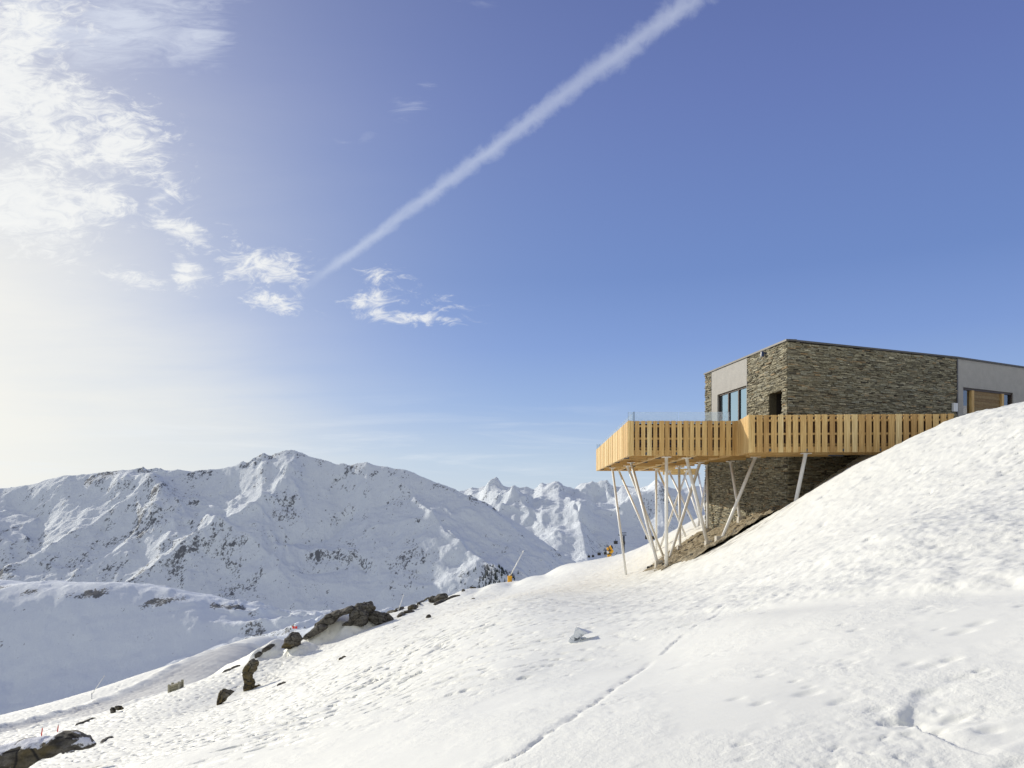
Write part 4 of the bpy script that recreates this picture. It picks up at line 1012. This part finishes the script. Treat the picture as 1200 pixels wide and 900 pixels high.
cl = total([(5,70,95,120,-50,1.1),(70,145,110,80,-45,1.05),(30,240,100,65,-25,1.1),(140,165,85,62,-40,1.0),(115,235,60,40,-30,.95),(185,200,45,22,-45,.8),
            (210,268,62,17,-12,.85),(160,322,56,17,-12,.80),(218,318,26,40,20,.80),(308,312,80,28,-3,.92),(318,353,44,14,-8,.85),(420,352,42,14,5,.74),(480,372,95,11,-3,.82),(500,353,90,18,-5,.50),(440,320,42,14,-8,.66),(45,245,40,18,-10,.7),(350,325,60,24,0,.42),(250,275,40,30,0,.5)])
n_f = NOISE(nt, MAP(nt, uv, (1,2.2,1), (0,0,R(14))), 22, 10, .70, 1.6)
d1 = SS(nt, .34, 1.05, M(nt, 'ADD', M(nt, 'MULTIPLY', cl, .95), M(nt, 'ADD', M(nt, 'MULTIPLY', M(nt, 'SUBTRACT', n_w, .5), 1.5), M(nt, 'MULTIPLY', M(nt, 'SUBTRACT', n_f, .5), 1.9))))
d1 = M(nt, 'MULTIPLY', d1, SS(nt, .06, .28, cl))
wi = total([(150,30,130,60,10,1.0),(225,45,60,45,20,.9),(60,30,90,60,0,.9),(480,125,38,24,15,.55),(420,160,40,20,10,.45),(500,105,25,16,40,.4),(560,5,40,12,0,.4),(190,235,30,40,-40,.6)])
d2 = SS(nt, .30, 1.05, M(nt, 'ADD', M(nt, 'MULTIPLY', wi, .85), M(nt, 'MULTIPLY', M(nt, 'SUBTRACT', n_s, .5), 1.1)))
# broad veil fanning out from the lower left
ex0, ey0, ex1, ey1 = U(195), V(330), U(440), V(550); el_ = math.hypot(ex1-ex0, ey1-ey0)
edv = M(nt, 'SUBTRACT', M(nt, 'MULTIPLY', M(nt, 'SUBTRACT', u, ex0), (ey1-ey0)/el_), M(nt, 'MULTIPLY', M(nt, 'SUBTRACT', v, ey0), (ex1-ex0)/el_))
fan_ = NOISE(nt, MAP(nt, uv, (1.0, 4.5, 1), (0,0,R(-30))), 2.6, 8, .62, .5)
fan2 = NOISE(nt, MAP(nt, uv, (1.0, 12, 1), (0,0,R(2))), 2.2, 8, .62, .4)
edn = M(nt, 'ADD', edv, M(nt, 'MULTIPLY', M(nt, 'SUBTRACT', fan_, .5), .10))
d3 = M(nt, 'MULTIPLY', M(nt, 'ADD', M(nt, 'MULTIPLY', SS(nt, -.06, .11, edn), .62), M(nt, 'MULTIPLY', SS(nt, -.26, .20, edn), .38)), SS(nt, .46, .10, M(nt, 'ADD', v, M(nt, 'MULTIPLY', M(nt, 'SUBTRACT', fan_, .5), .16))))
d3 = M(nt, 'MULTIPLY', d3, M(nt, 'ADD', -.12, M(nt, 'ADD', M(nt, 'MULTIPLY', fan_, .95), M(nt, 'MULTIPLY', fan2, .95))), clamp=True)
st = NOISE(nt, MAP(nt, uv, (1.0, 13, 1), (0,0,R(3))), 3.0, 6, .6, .5)
d4 = M(nt, 'MULTIPLY', M(nt, 'MULTIPLY', SS(nt, .48, .72, st), SS(nt, .17, .03, v)), SS(nt, .42, .0, u))
# vapour trail
ax_, ay_, bx_, by_ = U(345), V(347), U(830), V(-15)
Lc = math.hypot(bx_-ax_, by_-ay_); cx_, cy_ = (bx_-ax_)/Lc, (by_-ay_)/Lc
pa = M(nt, 'SUBTRACT', u, ax_); pb = M(nt, 'SUBTRACT', v, ay_)
along = M(nt, 'ADD', M(nt, 'MULTIPLY', pa, cx_), M(nt, 'MULTIPLY', pb, cy_))
acr = M(nt, 'SUBTRACT', M(nt, 'MULTIPLY', pb, cx_), M(nt, 'MULTIPLY', pa, cy_))
cn = NOISE(nt, MAP(nt, uv, (1,1,1)), 42, 6, .65, .3); cn2 = NOISE(nt, uv, 14, 4, .6)
wd = M(nt, 'ADD', .006, M(nt, 'MULTIPLY', along, .0155))
ed_ = M(nt, 'DIVIDE', M(nt, 'ABSOLUTE', M(nt, 'ADD', acr, M(nt, 'MULTIPLY', M(nt, 'SUBTRACT', cn2, .5), .012))), wd)
ed_ = M(nt, 'ADD', ed_, M(nt, 'MULTIPLY', M(nt, 'SUBTRACT', cn, .5), 2.2))
tr = M(nt, 'MULTIPLY', SS(nt, 1.5, .0, ed_), SS(nt, .0, .09, along))
tr = M(nt, 'MULTIPLY', tr, M(nt, 'ADD', .02, M(nt, 'ADD', M(nt, 'MULTIPLY', cn, .4), M(nt, 'MULTIPLY', cn2, .25))))
base = MIX(nt, M(nt, 'MULTIPLY', M(nt, 'MULTIPLY', d3, .80), fwd), base, MIX(nt, fan2, (.70,.745,.77), (.80,.805,.77)))
glow2 = M(nt, 'POWER', 2.718, M(nt, 'MULTIPLY', M(nt, 'POWER', M(nt, 'DIVIDE', ang, .90), 2), -1))
base = MIX(nt, M(nt, 'MULTIPLY', glow2, .15), base, (.50,.66,1.0))
col = MIX(nt, M(nt, 'MULTIPLY', glow, .94), base, (1.0,.975,.88))
col = MIX(nt, M(nt, 'MULTIPLY', M(nt, 'MULTIPLY', d4, .45), fwd), col, (.86,.90,.93))
col = MIX(nt, M(nt, 'MULTIPLY', M(nt, 'MULTIPLY', d2, .62), fwd), col, (.82,.87,.95))
col = MIX(nt, M(nt, 'MULTIPLY', M(nt, 'MULTIPLY', d1, .92), fwd), col, MIX(nt, n_f, (.80,.83,.86), (1.0,.995,.96)))
col = MIX(nt, M(nt, 'MULTIPLY', tr, fwd), col, (.80,.86,.95))
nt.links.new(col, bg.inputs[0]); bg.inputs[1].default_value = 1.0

cam = bpy.data.cameras.new('camera'); co = bpy.data.objects.new('camera', cam); COL.objects.link(co)
co.location = (0, 0, 0); co.rotation_euler = (R(90), 0, 0)
cam.sensor_width = 36; cam.lens = 36*F/1200; cam.shift_y = 130/1200; cam.clip_start = .1; cam.clip_end = 150000
S.camera = co
S.view_settings.view_transform = 'Standard'; S.view_settings.look = 'None'; S.view_settings.exposure = 0
S.cycles.max_bounces = 8; S.cycles.transparent_max_bounces = 16
